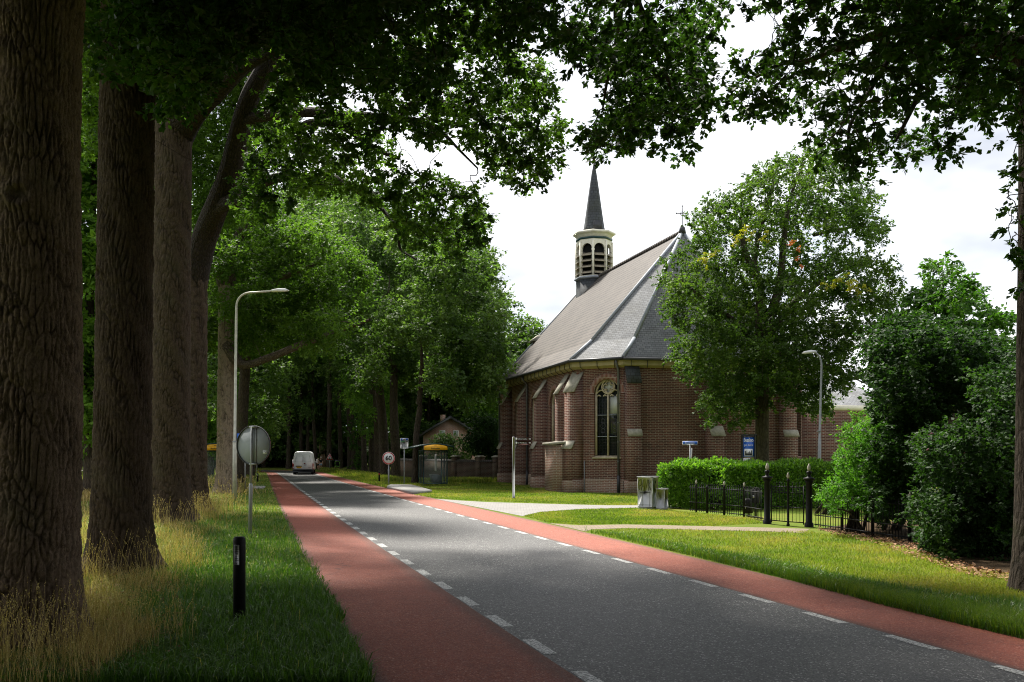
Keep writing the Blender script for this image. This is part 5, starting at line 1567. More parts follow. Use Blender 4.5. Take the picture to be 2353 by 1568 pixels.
A1 = [(215,-70),(1260,-70),(1265,20),(1240,60),(1170,90),(1100,120),(1020,130),(1000,165),(900,180),(760,215),(700,225),(600,250),(540,300),(480,320),(440,330),(400,260),(330,200),(225,160)]
A2 = [(860,160),(1010,150),(1100,130),(1180,120),(1230,140),(1262,180),(1256,230),(1280,275),(1300,335),(1262,390),(1258,425),(1200,425),(1150,410),(1120,375),(1090,340),(1050,320),(1000,325),(960,330),(930,300),(860,290)]
A3 = [(520,330),(640,270),(760,250),(860,290),(890,350),(915,385),(960,400),(1000,400),(1060,430),(1105,460),(1145,512),(1118,540),(1080,550),(1040,585),(1000,575),(960,550),(930,515),(880,475),(820,440),(760,420),(700,430),(640,470),(560,500),(500,520),(470,480),(470,400)]
A4 = [(1170,-60),(1700,-60),(1688,8),(1640,48),(1480,85),(1400,55),(1330,65),(1250,100),(1190,70)]
B1 = [(1250,60),(1330,50),(1400,50),(1480,75),(1640,40),(1625,75),(1608,110),(1628,150),(1632,200),(1632,275),(1585,295),(1574,355),(1540,348),(1520,330),(1495,310),(1460,330),(1427,352),(1370,355),(1340,338),(1335,315),(1370,285),(1400,255),(1410,200),(1385,160),(1345,140),(1300,140),(1262,125)]
holesA = [[(1052,150),(1110,130),(1150,115),(1160,145),(1100,165),(1060,168)], [(1183,125),(1240,120),(1240,150),(1190,158)], [(878,355),(905,360),(912,390),(885,395)], [(940,335),(1010,330),(1050,350),(1045,385),(1000,392),(960,385)]]
DD = [(1694,-50),(2420,-50),(2420,285),(2353,281),(2225,281),(2198,305),(2236,338),(2215,360),(2102,385),(2062,372),(2040,338),(1992,345),(2022,415),(2003,465),(1940,395),(1891,365),(1865,316),(1848,281),(1817,263),(1755,245),(1716,258),(1672,258),(1640,225),(1632,192),(1655,167),(1675,134),(1733,127),(1738,92),(1755,57),(1748,28),(1700,18)]
EE = [(2300,325),(2353,305),(2420,300),(2420,700),(2345,680),(2312,600),(2330,560),(2305,480),(2340,440),(2300,400),(2350,370)]
hD = [[(1985,165),(2020,150),(2040,190),(2010,215)],[(2060,255),(2110,240),(2150,290),(2100,320)],[(1880,225),(1915,215),(1925,250),(1890,255)]]

def oak_clumps(poly, step, y0, y1, r, layers=1, holes=()): return fill(poly, step, y0, y1, r, rng, layers, holes)
fork = [(385,560),(398,330),(430,240),(540,120),(680,70),(690,130),(620,230),(560,400),(505,560)]
cA1 = oak_clumps(A1, 36, 13, 25, 36, 2, [fork]) + oak_clumps([(225,-70),(900,-70),(860,90),(700,170),(560,150),(420,200),(225,120)], 33, 13, 24, 38, 2, [fork])
cA2 = oak_clumps(A2, 29, 18, 27, 24, 2, holesA)
cA3 = oak_clumps(A3, 31, 18, 27, 25, 2, holesA+[fork])
cA4 = oak_clumps(A4, 30, 14, 24, 27, 1, holesA)
cB = oak_clumps(B1, 27, 16, 23, 25, 2)
cD = oak_clumps(DD, 31, 12, 21, 27, 1, hD) + oak_clumps([(1960,-60),(2420,-60),(2420,270),(2250,260),(2100,180),(1990,120)], 34, 12, 20, 32, 1)
cE = oak_clumps(EE, 26, 12, 17, 19, 1)
allA = cA1+cA2+cA3+oak_clumps([(185,-60),(270,-60),(262,340),(208,330)], 26, 19.6, 26, 30, 2)

g1 = G(52, 1482); g2 = G(277, 1312); g3 = G(391, 1196); g4 = G(448, 1177)
up1 = hidden_above(ell((-5.0, 6, 13.5), (9.5, 12, 4.0), 420, 1.45, rng, .3))  # out-of-view crown, enlarged behind the camera to shade the foreground
up2 = hidden_above(ell((-6.0, 15, 16.0), (8.5, 8, 4.5), 190, 1.4, rng, .3))
up3 = hidden_above(ell((2.5, 0, 12.0), (11, 14, 3.2), 460, 1.5, rng, .3))  # likewise spread unseen past the camera to darken the near road
def split(cl, y): return [c for c in cl if c[1] < y], [c for c in cl if c[1] >= y]
near, far = split(allA, 19.5)
tp, tr_ = trunk_pts(g1, P3(112, -420, 11.3), .515, .50, 40, .22); tp[:, 0] += .06*np.sin(tp[:, 2]*.7)
tree('oak_tree', g1, 'thick furrowed oak trunk nearest the camera, tall dry grass at its foot', (tp, tr_),
     [limb([(105,-150,11.2,70),(260,-300,11.5,50),(500,-380,12,35),(800,-420,13,20)]), limb([(112,-420,11.3,95),(60,-700,9,60),(300,-900,7,40)])],
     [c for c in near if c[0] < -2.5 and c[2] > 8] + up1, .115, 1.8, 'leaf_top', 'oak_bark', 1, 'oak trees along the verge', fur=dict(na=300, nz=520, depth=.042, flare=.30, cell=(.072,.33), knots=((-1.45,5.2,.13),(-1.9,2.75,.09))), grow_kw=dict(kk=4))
tp, tr_ = trunk_pts(g2, P3(296, -60, 18.2), .52, .50, 40, .28)
l2 = [limb([(294,120,18,60),(380,-20,17.5,38),(560,-90,17,28),(800,-120,17,20),(1050,-120,18,13),(1300,-100,19,8)]),
      limb([(296,-50,18.2,58),(250,-300,18,40),(500,-500,17,28)])]
tree('oak_tree', g2, 'dark oak trunk second from the camera, grass and twigs round its flared base', (tp, tr_), l2,
     [c for c in near if not (c[0] < -2.5 and c[2] > 8)] + cA4 + up2, .11, 1.8, 'leaf_top', 'oak_bark', 2, 'oak trees along the verge', fur=dict(mat='furrow_shaded', na=220, nz=420, depth=.040, flare=.20, cell=(.08,.36), knots=((-2.3,5.6,.12),)), grow_kw=dict(kk=4))
tp, tr_ = trunk_pts(g3, P3(400, 150, 29.5), .60, .56, 40, .22)
l3 = [limb([(396,330,30,38),(440,262,29,30),(500,205,28,25),(560,150,27,21),(640,110,26,17),(760,60,25,12)]),
      limb([(400,190,29.5,36),(410,20,29,28),(470,-150,28,18)])]
back = fill([(385,-40),(760,-40),(720,150),(640,300),(560,470),(470,560),(440,520),(380,330)], 34, 36, 42, 34, rng, 2)
a_, b_ = [c for c in far if c[2] > 10.2], [c for c in far if c[2] <= 10.2]
tree('oak_tree', g3, 'wide dark oak trunk third along the verge, forking into heavy boughs', (tp, tr_), l3, a_ + up3[:0], .105, 1.8, 'leaf_oak', 'oak_bark', 3, 'oak trees along the verge', fur=dict(mat='furrow_shaded', na=190, nz=380, depth=.045, flare=.35, cell=(.105,.30)), grow_kw=dict(kk=4))
tp, tr_ = trunk_pts(g4, P3(451, 575, 33.6), .42, .40, 40, .3)
l4 = [limb([(450,660,33.7,25),(462,575,33.4,27),(480,520,33,27),(500,470,32,26),(530,390,31,25),(565,250,29.5,24),(600,175,28.5,22),(640,110,28,17),(720,10,27,12)]),
      limb([(500,470,32,18),(*C2(110,1120),30.5,13),(*C2(250,900),29,12),(*C2(420,740),27.5,10),(*C2(520,700),27,9),(*C2(640,710),26.5,8),(*C2(760,780),26,7),(*C2(860,850),25.5,6),(*C2(990,905),25,4)]),
      limb([(556,285,29.8,13),(600,268,29,12),(*C2(450,640),27.5,11),(*C2(600,655),27,11),(*C2(800,665),26,10),(*C2(960,670),25.5,9),(*C2(1080,590),25,8),(*C2(1200,580),24.5,7),(*C2(1320,610),24,6),(*C2(1450,690),24,4),(*C2(1600,800),23.5,2.5)]),
      limb([(*C2(980,675),25.5,6),(*C2(1120,695),25,5),(*C2(1250,770),24.5,4),(*C2(1340,860),24,3),(*C2(1440,960),24,2)]),
      limb([(500,480,32,16),(*C2(250,1030),29.5,11),(*C2(400,1012),28.5,10),(*C2(620,1020),27.5,9),(*C2(720,1070),27,8),(*C2(850,1110),26.5,6),(*C2(980,1140),26,4)]),
      limb([(*C2(720,1070),27,6),(*C2(870,1170),26.5,5),(*C2(950,1260),26,4.5),(*C2(990,1330),25.5,4),(*C2(1000,1420),25.5,3),(*C2(1090,1480),25,2)])]
tree('oak_tree', g4, 'slimmer oak trunk behind the third one, its boughs reaching over the road', (tp, tr_), l4, b_+back, .105, 1.85, 'leaf_oak', 'oak_bark', 4, 'oak trees along the verge', fur=dict(mat='furrow_shaded', na=150, nz=260, depth=.045, flare=.35, cell=(.105,.30)), grow_kw=dict(kk=4))
# oak on the near right: its trunk stands at the edge of the picture, its crown hangs over the road
g5 = G(2396, 1357)
tp, tr_ = trunk_pts(g5, P3(2400, 130, 15), .42, .36, 36, .25)
l5 = [limb([(2400,160,15,48),(2353,112,15.2,34),(2264,96,15.5,30),(2176,72,15.8,24),(2132,62,16,20),(2102,20,16.2,15),(2090,-60,16.3,12)]),
      limb([(2132,66,16,14),(2050,70,16.2,11),(1957,101,16.5,9),(1900,122,16.7,7),(1848,142,17,5.5),(1786,150,17.2,4),(1720,190,17.5,2.5)]),
      limb([(2100,60,16,10),(2060,110,16,8),(2010,190,15.8,6),(1957,280,15.6,5),(1948,325,15.5,3)]),
      limb([(2180,75,15.8,10),(2124,123,15.6,8),(2112,210,15.5,6),(2085,272,15.4,5),(2058,325,15.4,3)]),
      limb([(2400,140,15,44),(2420,-150,14,34),(2100,-350,13,22),(1800,-420,13,12)])]
tree('oak_tree', g5, 'oak at the very edge of the lawn with boughs hanging from above', (tp, tr_), l5,
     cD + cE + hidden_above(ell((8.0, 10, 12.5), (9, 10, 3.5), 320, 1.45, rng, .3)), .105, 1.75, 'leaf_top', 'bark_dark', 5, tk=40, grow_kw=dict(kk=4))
# its neighbour: crown over the camera, sprays hang into the top of the picture
g6 = np.array([7.6, -3.0, 0])
tp, tr_ = trunk_pts(g6, (7.2, -2.0, 9), .5, .4, 24, .3)
l6 = [np.array([[7.2,-2,9,.38],[6,3,11.5,.28],[4.5,9,12.5,.2],[3.5,14,12.6,.13],[*P3(1440,-30,17.5),.10],[*P3(1425,70,18.5),.07],[*P3(1400,160,19),.04],[*P3(1385,250,19.5),.02]]),
      limb([(1440,-30,17.5,10),(1480,40,18,8),(1500,110,18.5,6),(1540,200,19,4),(1545,300,19,2)])]
tree('oak_tree', g6, 'oak spray hanging above the spire, with unseen foliage added to block light', (tp, tr_), l6, cB + up3 + ell((1, -15, 7.5), (17, 4, 7.5), 300, 1.9, rng, .2) + ell((-13, -8, 7), (3.5, 8, 6), 110, 1.7, rng, .2) + ell((15, -4, 7), (3.5, 9, 6.5), 130, 1.7, rng, .2), .125, 1.9, 'leaf_top', 'bark_dark', 6, tk=24, grow_kw=dict(kk=4))  # three added ell groups: unseen leaf walls blocking light behind and beside the camera

# pale oak by the lamp and the trees behind it along the verge
g = G(519, 1132.5)
tp, tr_ = trunk_pts(g, P3(521, 640, 50), .49, .42, 40, .18)
LV = [(470,400),(640,470),(760,540),(850,640),(820,740),(790,790),(700,800),(640,770),(560,800),(535,700),(470,760)]
cl5 = fill(LV, 40, 44, 56, 42, rng, 2)
l = [limb([(521,800,49.6,20),(560,838,49,10),(620,822,48,9),(700,790,47,8),(780,760,46,6),(850,735,45,3)]), limb([(521,660,50,19),(540,560,49,12),(600,480,48,8)]), limb([(521,660,50,18),(490,560,51,12),(470,470,52,6)]),
     limb([(521,720,50,16),(580,690,49,9),(650,640,47,6),(740,600,46,3)])]
tree('oak_tree', g, 'pale straight oak trunk beside the tall street lamp', (tp, tr_), l, cl5, .15, 2.0, 'leaf_oak', 'oak_bark_far', 7, 'oak trees along the verge', fur=dict(mat='furrow_pale', na=160, nz=300, depth=.05, flare=.25, cell=(.13,.36), knots=((-1.7,3.2,.12),(-1.2,5.6,.12))), grow_kw=dict(kk=4))
vl = [((548,1110), 'shaded oak trunk just behind the street lamp', 63), ((574,1093), 'small dark oak trunk behind the round sign', 80)]
for i, ((u, v), lab, y) in enumerate(vl):
    g = G(u, v); k = pxm(g[1])
    tp, tr_ = trunk_pts(g, g+np.array([.4, 1, 12]), .42, .3, 20, .2)
    cl = ell(g+np.array([0, 0, 14]), (6.5, 6.5, 6), 70, 1.7, rng, .4) + fill([(475,790),(640,820),(655,930),(630,985),(585,1000),(560,960),(475,960)], 34, y, y+16, 34, rng, 1)
    tree('oak_tree', g, lab, (tp, tr_), [np.array([[*(g+np.array([.4,1,12])), .28], [*(g+np.array([1.5,0,15])), .15], [*(g+np.array([2,0,18])), .06]])], cl, .24, 2.3, 'leaf_row', 'bark_dark', 20+i, 'oak trees along the verge', tk=16, grow_kw=dict(kk=4))

# the trees on the other side of the road, beyond the shelter
row = [((953.5,1112),61.5,8.0,(963,930),'leaning trunk directly behind the glass bus shelter'),
       ((909,1100),72.4,11,(906,850),'straight dark trunk between speed sign and bus stop flag'),
       ((885.5,1098),74.8,11.5,(872,850),'thick trunk right behind the sixty speed sign'),
       ((868,1089),86,9,(864,850),'dark trunk left of the speed sign, close to its neighbours'),
       ((855,1085),93,7,(850,850),'slim dark trunk leftmost of the tight trunk cluster'),
       ((838,1083),95,6.5,(832,850),'bare pale trunk beside the ivy covered one'),
       ((827,1080.5),101,5.0,(822,850),'trunk wrapped in bright ivy'),
       ((813,1079.5),103,5.5,(806,850),'trunk with leafy shoots before the ivy one'),
       ((802,1079),104,4.5,(802,860),'slim trunk behind the green framed box'),
       ((783,1078.5),105.5,5.0,(780,850),'trunk at the green framed box'),
       ((757,1079.5),101.5,6.0,(755,850),'pale trunk behind the triangular warning sign'),
       ((726,1077.5),107.5,4.2,(717,850),'thin leaning trunk between the van and the hut'),
       ((708,1076.8),109,4.6,(708,850),'trunk above the van roof, nearer the hut'),
       ((691.5,1076.8),110,5.2,(691,850),'trunk above the middle of the van roof'),
       ((662.5,1077.3),107.5,5.2,(665,850),'trunk standing alone on the bend before the van')]
CP = [(470,540),(560,500),(640,470),(700,430),(760,420),(820,440),(880,480),(930,520),(1000,550),(1050,530),(1085,475),(1105,490),(1100,560),(1125,595),(1115,640),(1150,690),(1165,715),(1140,750),(1150,790),(1140,850),(1145,895),(1110,925),(1060,905),(1000,890),(960,880),(930,885),(900,850),(820,880),(800,830),(700,850),(640,830),(560,850),(480,800)]
cand = fill(CP, 36, 0, 1, 40, rng, 3)
# each clump takes the distance of one of the row trees whose crown covers that part of the outline
trees_y = np.array([r[1] for r in row]); trees_u = np.array([r[0][0] for r in row]); buckets = [[] for _ in row]
gu = []
poly = np.asarray(CP, float)
for L_ in range(4):
    us, vs_ = np.meshgrid(np.arange(460, 1185, 36), np.arange(410, 1000, 36))
    u = us.ravel()+rng.uniform(-20, 20, us.size); v = vs_.ravel()+rng.uniform(-20, 20, us.size)
    k = in_poly(poly, u, v)
    for a, b in zip(u[k], v[k]):
        wgt = np.exp(-((trees_u-a)/(100.0 if a < 900 else 170.0))**2)*(70.0/trees_y)**1.5 + 1e-9
        i = int(rng.choice(len(row), p=wgt/wgt.sum()))
        y = row[i][1]+rng.uniform(-4.5, 4.5)
        p = P3(a, b, y); buckets[i].append((p[0], p[1], p[2], 36*y/F*(.75+.5*rng.random()), rng.random()))
# woods low between the trunks
for i, (uv, y, rp, top, lab) in enumerate(row):
    g = G(*uv); k = pxm(g[1])
    t = P3(top[0], top[1], g[1])
    tp, tr_ = trunk_pts(g, t, rp*k, rp*k*.8, 18, .25, .12, rng)
    b = buckets[i] if buckets[i] else ell(t+np.array([0,0,4]), (4,4,4), 12, 1.4, rng)
    hi = t+np.array([0, 0, 5.0])
    ex = None
    o = tree('roadside_tree', g, lab, (tp, tr_), [np.array([[*t, rp*k*.8], [*(t+(hi-t)*.5+rng.normal(size=3)*.3), rp*k*.5], [*hi, rp*k*.2]])], b, .22, 2.1,
             'leaf_light' if i in (5, 7) else 'leaf_row', 'bark_dark', 40+i, 'trees across the road beyond the bus shelter', tk=14, grow_kw=dict(kk=4))
    if i in (5, 8): crown('low_foliage', fill([(800,850),(905,845),(905,930),(880,985),(835,1000),(805,950)], 26, 84, 99, 21, rng, 1), .19, 1.7, M['leaf_light'], o, g, rng)
    if i in (10, 12): crown('low_foliage', fill([(640,820),(800,850),(790,930),(700,960),(650,930)], 34, 96, 112, 26, rng, 1), .22, 1.6, M['leaf_row'], o, g, rng)
    if i in (6, 7):
        zz = np.linspace(.3, 11, 26)
        iv = [(g[0]+rng.normal()*.25+(t-g)[0]*z/(t[2]), g[1]-.25, z, .55 if i == 6 else .38, rng.random()) for z in zz]
        crown('ivy', iv, .16, 2.2 if i == 6 else .8, M['leaf_ivy'], o, g, rng)

# far woodland closing the view
fw = Tubes(); cw = []
for i in range(90):
    x = rng.uniform(-85, 12); yb = rng.uniform(118, 150)
    if i >= 50: x = rng.uniform(-48, -22); yb = rng.uniform(111, 122)
    hgt = rng.uniform(14, 20)
    fw.add([(x, yb, -.1), (x+rng.normal()*.3, yb, hgt*.5), (x+rng.normal()*.6, yb, hgt*.8)], [.32, .25, .12], 6)
    cw += ell((x, yb, hgt*.62), (3.8, 3.8, hgt*.42), 15, 2.0, rng, .3)
    cw += ell((x, yb, 2.4), (3, 3, 2.4), 5, 1.5, rng, .3)
for x in np.linspace(-30, -2, 60): cw += ell((x, 121+rng.normal()*2, 2.2), (1.6, 1.6, 2.2), 3, 1.4, rng, .2)
o = fw.build('woodland', M['bark_dark'], None, (0, 0, 0)); tag(o, 'dense dark woodland closing the view beyond the bend', 'woodland', kind='stuff')
crown('foliage', cw, .42, 2.3, M['leaf_row'], o, (0, 0, 0), rng)

# field trees and hedge seen between the near trunks
for i, (u, y, hgt, wd, lab) in enumerate([(206, 46, 22, 3.6, 'tall field tree filling the slit between the first two oak trunks'), (120, 95, 15, 6, 'field tree glimpsed beside the nearest trunk'), (215, 88, 17, 5.5, 'light green field tree between the first two oak trunks'), (330, 98, 14, 6, 'field tree behind the second and third oak trunks'), (483, 80, 13, 4.5, 'light green tree in the gap before the pale oak')]):
    g = np.array([(u-CX)/F*y, y, 0]); t = g+np.array([0, 0, hgt*.5])
    tp, tr_ = trunk_pts(g, t, .3, .2, 12, .3)
    cl = ell(g+np.array([0, 0, hgt*.58]), (wd, wd*.8, hgt*.46), 75 if y > 50 else 190, 1.3, rng, .5)
    tree('field_tree', g, lab, (tp, tr_), [np.array([[*t, .2], [*(t+np.array([.2, 0, hgt*.2])), .12], [*(t+np.array([.1, 0, hgt*.4])), .05]])], cl, .26, 2.0, 'leaf_light', 'bark_dark', 70+i, 'trees across the field', tk=10, grow_kw=dict(kk=4))
cl = [(x, 104+rng.normal()*1.0, rng.uniform(.6, 3.2), 1.3, rng.random()) for x in np.linspace(-75, -33, 90)]
o = empty('field_hedge', (-50, 104, 0), 0, 'dark hedge along the far edge of the green field', 'hedge')
crown('foliage', cl, .3, 2.6, M['leaf_shrub'], o, (-50, 104, 0), rng)

# trees by the house and behind the church
def simple_tree(name, g, hgt, rad, n, cr, leaf, lai, lm, lab, seed, zc=.6, tr=.22, grp=None, zl=-.9):
    g = np.asarray(g, float); t = g+np.array([0, 0, hgt*.5]); rg = np.random.default_rng(seed)
    tp, tr_ = trunk_pts(g, t, tr, tr*.6, 12, .3)
    cl = ell(g+np.array([0, 0, hgt*zc]), rad, n, cr, rg, .45, zl)
    return tree(name, g, lab, (tp, tr_), [np.array([[*t, tr*.6], [*(t+np.array([.1, 0, hgt*.2])), tr*.4], [*(t+np.array([0, .1, hgt*.38])), tr*.15]])], cl, leaf, lai, lm, 'bark_dark', seed, grp, tk=10, grow_kw=dict(kk=4))
simple_tree('garden_tree', ((1122-CX)/F*71, 71, 0), 4.9, (1.35, 1.5, 2.0), 45, .55, .16, 2.4, 'leaf_shrub', 'small dark tree between the pale house and the church corner', 81, .62, .1)
simple_tree('garden_shrub', ((1040-CX)/F*76, 76, 0), 3.6, (2.0, 1.6, 1.55), 60, .5, .13, 1.7, 'leaf_willow', 'feathery light green shrub in front of the house gable', 82, .55, .08)
simple_tree('distant_tree', ((1185-CX)/F*105, 105, 0), 11.5, (4.2, 4, 4.3), 60, 1.3, .26, 2.2, 'leaf_row', 'distant round tree just showing beside the church eaves', 83, .62, .25)
simple_tree('distant_tree', ((1085-CX)/F*112, 112, 0), 15, (6.0, 5, 6.5), 80, 1.7, .3, 2.3, 'leaf_row', 'broad distant tree rising behind the pale house', 84, .55, .3)
simple_tree('distant_tree', ((985-CX)/F*108, 108, 0), 13, (6.0, 5, 5.5), 70, 1.7, .3, 2.3, 'leaf_row', 'distant tree behind the shelter and trunks', 85, .55, .3)
simple_tree('distant_tree', ((1150-CX)/F*92, 92, 0), 9.0, (3.2, 3, 4.2), 55, 1.1, .24, 2.2, 'leaf_light', 'lighter tree hugging the far church corner', 86, .52, .25)

# big tree in front of the church
gc = np.array([(1750-CX)/F*43.0, 43.0, 0])
FO = [(1571,900),(1552,827),(1560,780),(1535,704),(1520,622),(1535,583),(1578,557),(1580,511),(1592,480),(1645,458),(1690,430),(1730,392),(1790,372),(1850,348),(1890,338),(1930,372),(1985,402),(2010,440),(1985,480),(2035,512),(2058,530),(2026,558),(1985,562),(2036,592),(2056,620),(2070,661),(2066,715),(2040,760),(2005,785),(2010,834),(2003,895),(1975,862),(1948,876),(1930,911),(1915,960),(1862,955),(1820,915),(1782,911),(1755,945),(1705,985),(1667,978),(1630,962),(1612,925),(1625,880),(1600,880)]
hF = [[(1905,420),(1935,410),(1945,450),(1910,455)],[(1780,450),(1800,445),(1805,480),(1782,482)],[(1930,560),(1960,555),(1965,590),(1935,592)],[(1655,560),(1680,560),(1685,590),(1660,592)],[(1840,720),(1862,716),(1866,750),(1845,752)],[(1790,560),(1815,560),(1820,610),(1795,615)],[(1845,640),(1870,630),(1880,665),(1850,672)],[(1895,690),(1935,680),(1950,720),(1905,730)],[(1865,545),(1890,540),(1890,575),(1870,580)],[(1965,620),(1990,615),(1995,640),(1970,645)],[(1950,800),(1985,795),(1990,830),(1955,835)]]
cF = fill(FO, 27, 39, 47, 23, rng, 2, hF) + fill([(1580,650),(1960,640),(1990,830),(1930,880),(1860,950),(1640,950),(1600,850)], 30, 39, 46, 25, rng, 1, hF)
tp, tr_ = trunk_pts(gc, P3(1752, 760, 43), .33, .26, 30, .2)
lF = [limb([(1752,780,43,15),(1748,700,43,11),(1742,640,42.5,9),(1712,580,42,7),(1700,500,42,4)]), limb([(1752,780,43,14),(1790,660,43,9),(1800,560,43,7),(1815,460,43,4),(1840,390,43,2)]),
      limb([(1753,790,43,10),(1820,700,44,7),(1900,640,45,5),(1980,610,46,3),(2050,640,46,1.5)]), limb([(1752,800,43,9),(1690,740,42,6),(1620,690,41,4),(1560,640,41,2)]),
      limb([(1752,720,43,9),(1735,600,43.5,6),(1760,480,44,4),(1780,420,44,2)]), limb([(1870,540,44,5),(1940,525,44.5,3),(2020,520,45,1.5)]), limb([(1752,830,43,8),(1830,810,43,5),(1920,850,43,3),(1985,880,43,1.2)])]
yel = [(*P3(u, v, 38.6), 15*38.6/F, .5) for u, v in [(1705,530),(1720,545),(1690,550),(1755,545),(1930,640),(1950,645),(1965,660),(1985,665),(1915,650),(1622,595),(1635,590)]]
rust = [(*P3(u, v, 38.5), 7.5*38.5/F, .5) for u, v in [(1822,563),(1828,578),(1835,590),(1842,605),(1815,550)]]
tree('church_tree', gc, 'large spreading tree with yellow and rust tufts in front of the church', (tp, tr_), lF, cF, .12, 1.6, 'leaf_church', 'bark_moss', 90, tk=30, grow_kw=dict(kk=4),
     extra=[('yellow_leaves', yel, .12, 1.3, 'leaf_yellow'), ('rust_leaves', rust, .11, 1.6, 'leaf_rust')])

# maple, dark shrubs and fresh shrub on the right
MP = [(2157,602),(2127,636),(2122,657),(2092,679),(2075,716),(2030,770),(2010,820),(2040,900),(2330,900),(2352,790),(2328,785),(2300,753),(2322,722),(2280,712),(2253,694),(2225,720),(2205,735),(2247,685),(2256,647),(2231,628),(2195,640),(2180,625)]
gm_ = np.array([(2190-CX)/F*37, 37, 0])
tp, tr_ = trunk_pts(gm_, gm_+np.array([0, 0, 5]), .22, .15, 14, .3)
tree('maple_tree', gm_, 'bright green maple rising above the dark shrubs', (tp, tr_), [np.array([[*(gm_+np.array([0,0,5])), .15], [*P3(2175,760,37), .09], [*P3(2165,640,37), .03]])], fill(MP, 25, 34.5, 39.5, 24, rng, 2), .17, 2.0, 'leaf_maple', 'bark_dark', 91, tk=12, grow_kw=dict(kk=4))
def shrub(name, g, poly, step, y0, y1, r, layers, leaf, lai, lm, lab, seed, holes=(), shape='kite', stems=7, grp=None):
    g = np.asarray(g, float); rg = np.random.default_rng(seed)
    cl = fill(poly, step, y0, y1, r, rg, layers, holes)
    o = empty(name, tuple(g), 0, lab, 'shrub', grp)
    tb = Tubes(); c = np.array(cl)[:, :3]; mid = c.mean(0)
    limbs = []
    for s in range(stems):
        q = c[rg.integers(len(c))]; b = g+np.array([rg.normal()*.25, rg.normal()*.25, -.05])
        limbs.append(np.array([[*b, .05], [*(b+(q-b)*.4+np.array([0, 0, .3])), .035], [*q, .01]]))
    for lb in limbs[:1]: tb.add(lb[:, :3], lb[:, 3], 6)
    grow(tb, limbs, cl, rg, kk=4, thick=.006, rmin=.004)
    tb.build('stems', M['bark_dark'], o, g)
    crown('foliage', cl, leaf, lai, M[lm], o, g, rg, shape=shape, flat=.9, droop=.1)
    return o
SH1 = [(1998,780),(2070,740),(2200,760),(2320,800),(2345,830),(2345,1000),(2240,990),(2200,930),(2140,960),(2130,1050),(2110,1120),(2085,1200),(2000,1180),(2010,1060),(2020,950),(2010,900)]
shrub('dark_shrub', (10.6, 26.5, 0), SH1, 27, 23.5, 28, 27, 3, .11, 2.3, 'leaf_shrub', 'tall dark evergreen shrub between fence end and maple', 92)
SH2 = [(2110,1010),(2200,985),(2350,980),(2352,1310),(2260,1318),(2180,1275),(2120,1235),(2100,1180),(2120,1100)]
shrub('dark_shrub', (10.3, 20.3, 0), SH2, 27, 19.2, 23, 27, 3, .085, 2.1, 'leaf_shrub', 'low dark shrub beside the fence end, leaf litter at its foot', 93, holes=[[(2120,1085),(2165,1080),(2165,1130),(2125,1130)]])
SH2b = [(2230,870),(2420,830),(2420,1330),(2340,1320),(2300,1200),(2260,1050)]
shrub('dark_shrub', (13.2, 22.0, 0), SH2b, 30, 19, 24, 28, 2, .09, 2.2, 'leaf_shrub', 'dark shrub behind the oak trunk at the lawn edge', 96)
SH3 = [(1978,945),(1950,985),(1935,985),(1940,1020),(1918,1052),(1935,1080),(1905,1120),(1890,1150),(1895,1172),(1950,1165),(1990,1190),(2060,1180),(2070,1100),(2075,1000),(2050,940),(2020,930),(1998,970)]
shrub('fresh_shrub', (9.4, 25.8, 0), SH3, 20, 24.5, 26.6, 17, 2, .085, 1.9, 'leaf_bright', 'fresh light green shrub leaning over the iron fence', 94, shape='laurel')
shrub('garden_bush', (11.0, 33.0, 0), [(1930,1085),(2010,1075),(2030,1130),(1990,1160),(1930,1150)], 24, 31, 34, 22, 2, .1, 1.8, 'leaf_bright', 'low garden bush glimpsed through the long iron fence', 95)
# purple flower heads in the dark shrub
fl = MB()
for (u, v) in [(2135,1000),(2128,1036),(2190,985),(2212,1043),(2262,1110)]:
    p = P3(u, v, 20.2); fl.tube([p, p+np.array([.05,0,.03]), p+np.array([.12,0,.02])], [.012,.022,.006], 6)
tag(fl.build('flower_heads', pm('purple flowers', (.30,.10,.16), .7)), 'purple flower heads at the tips of the dark shrub', 'flowers', kind='stuff')

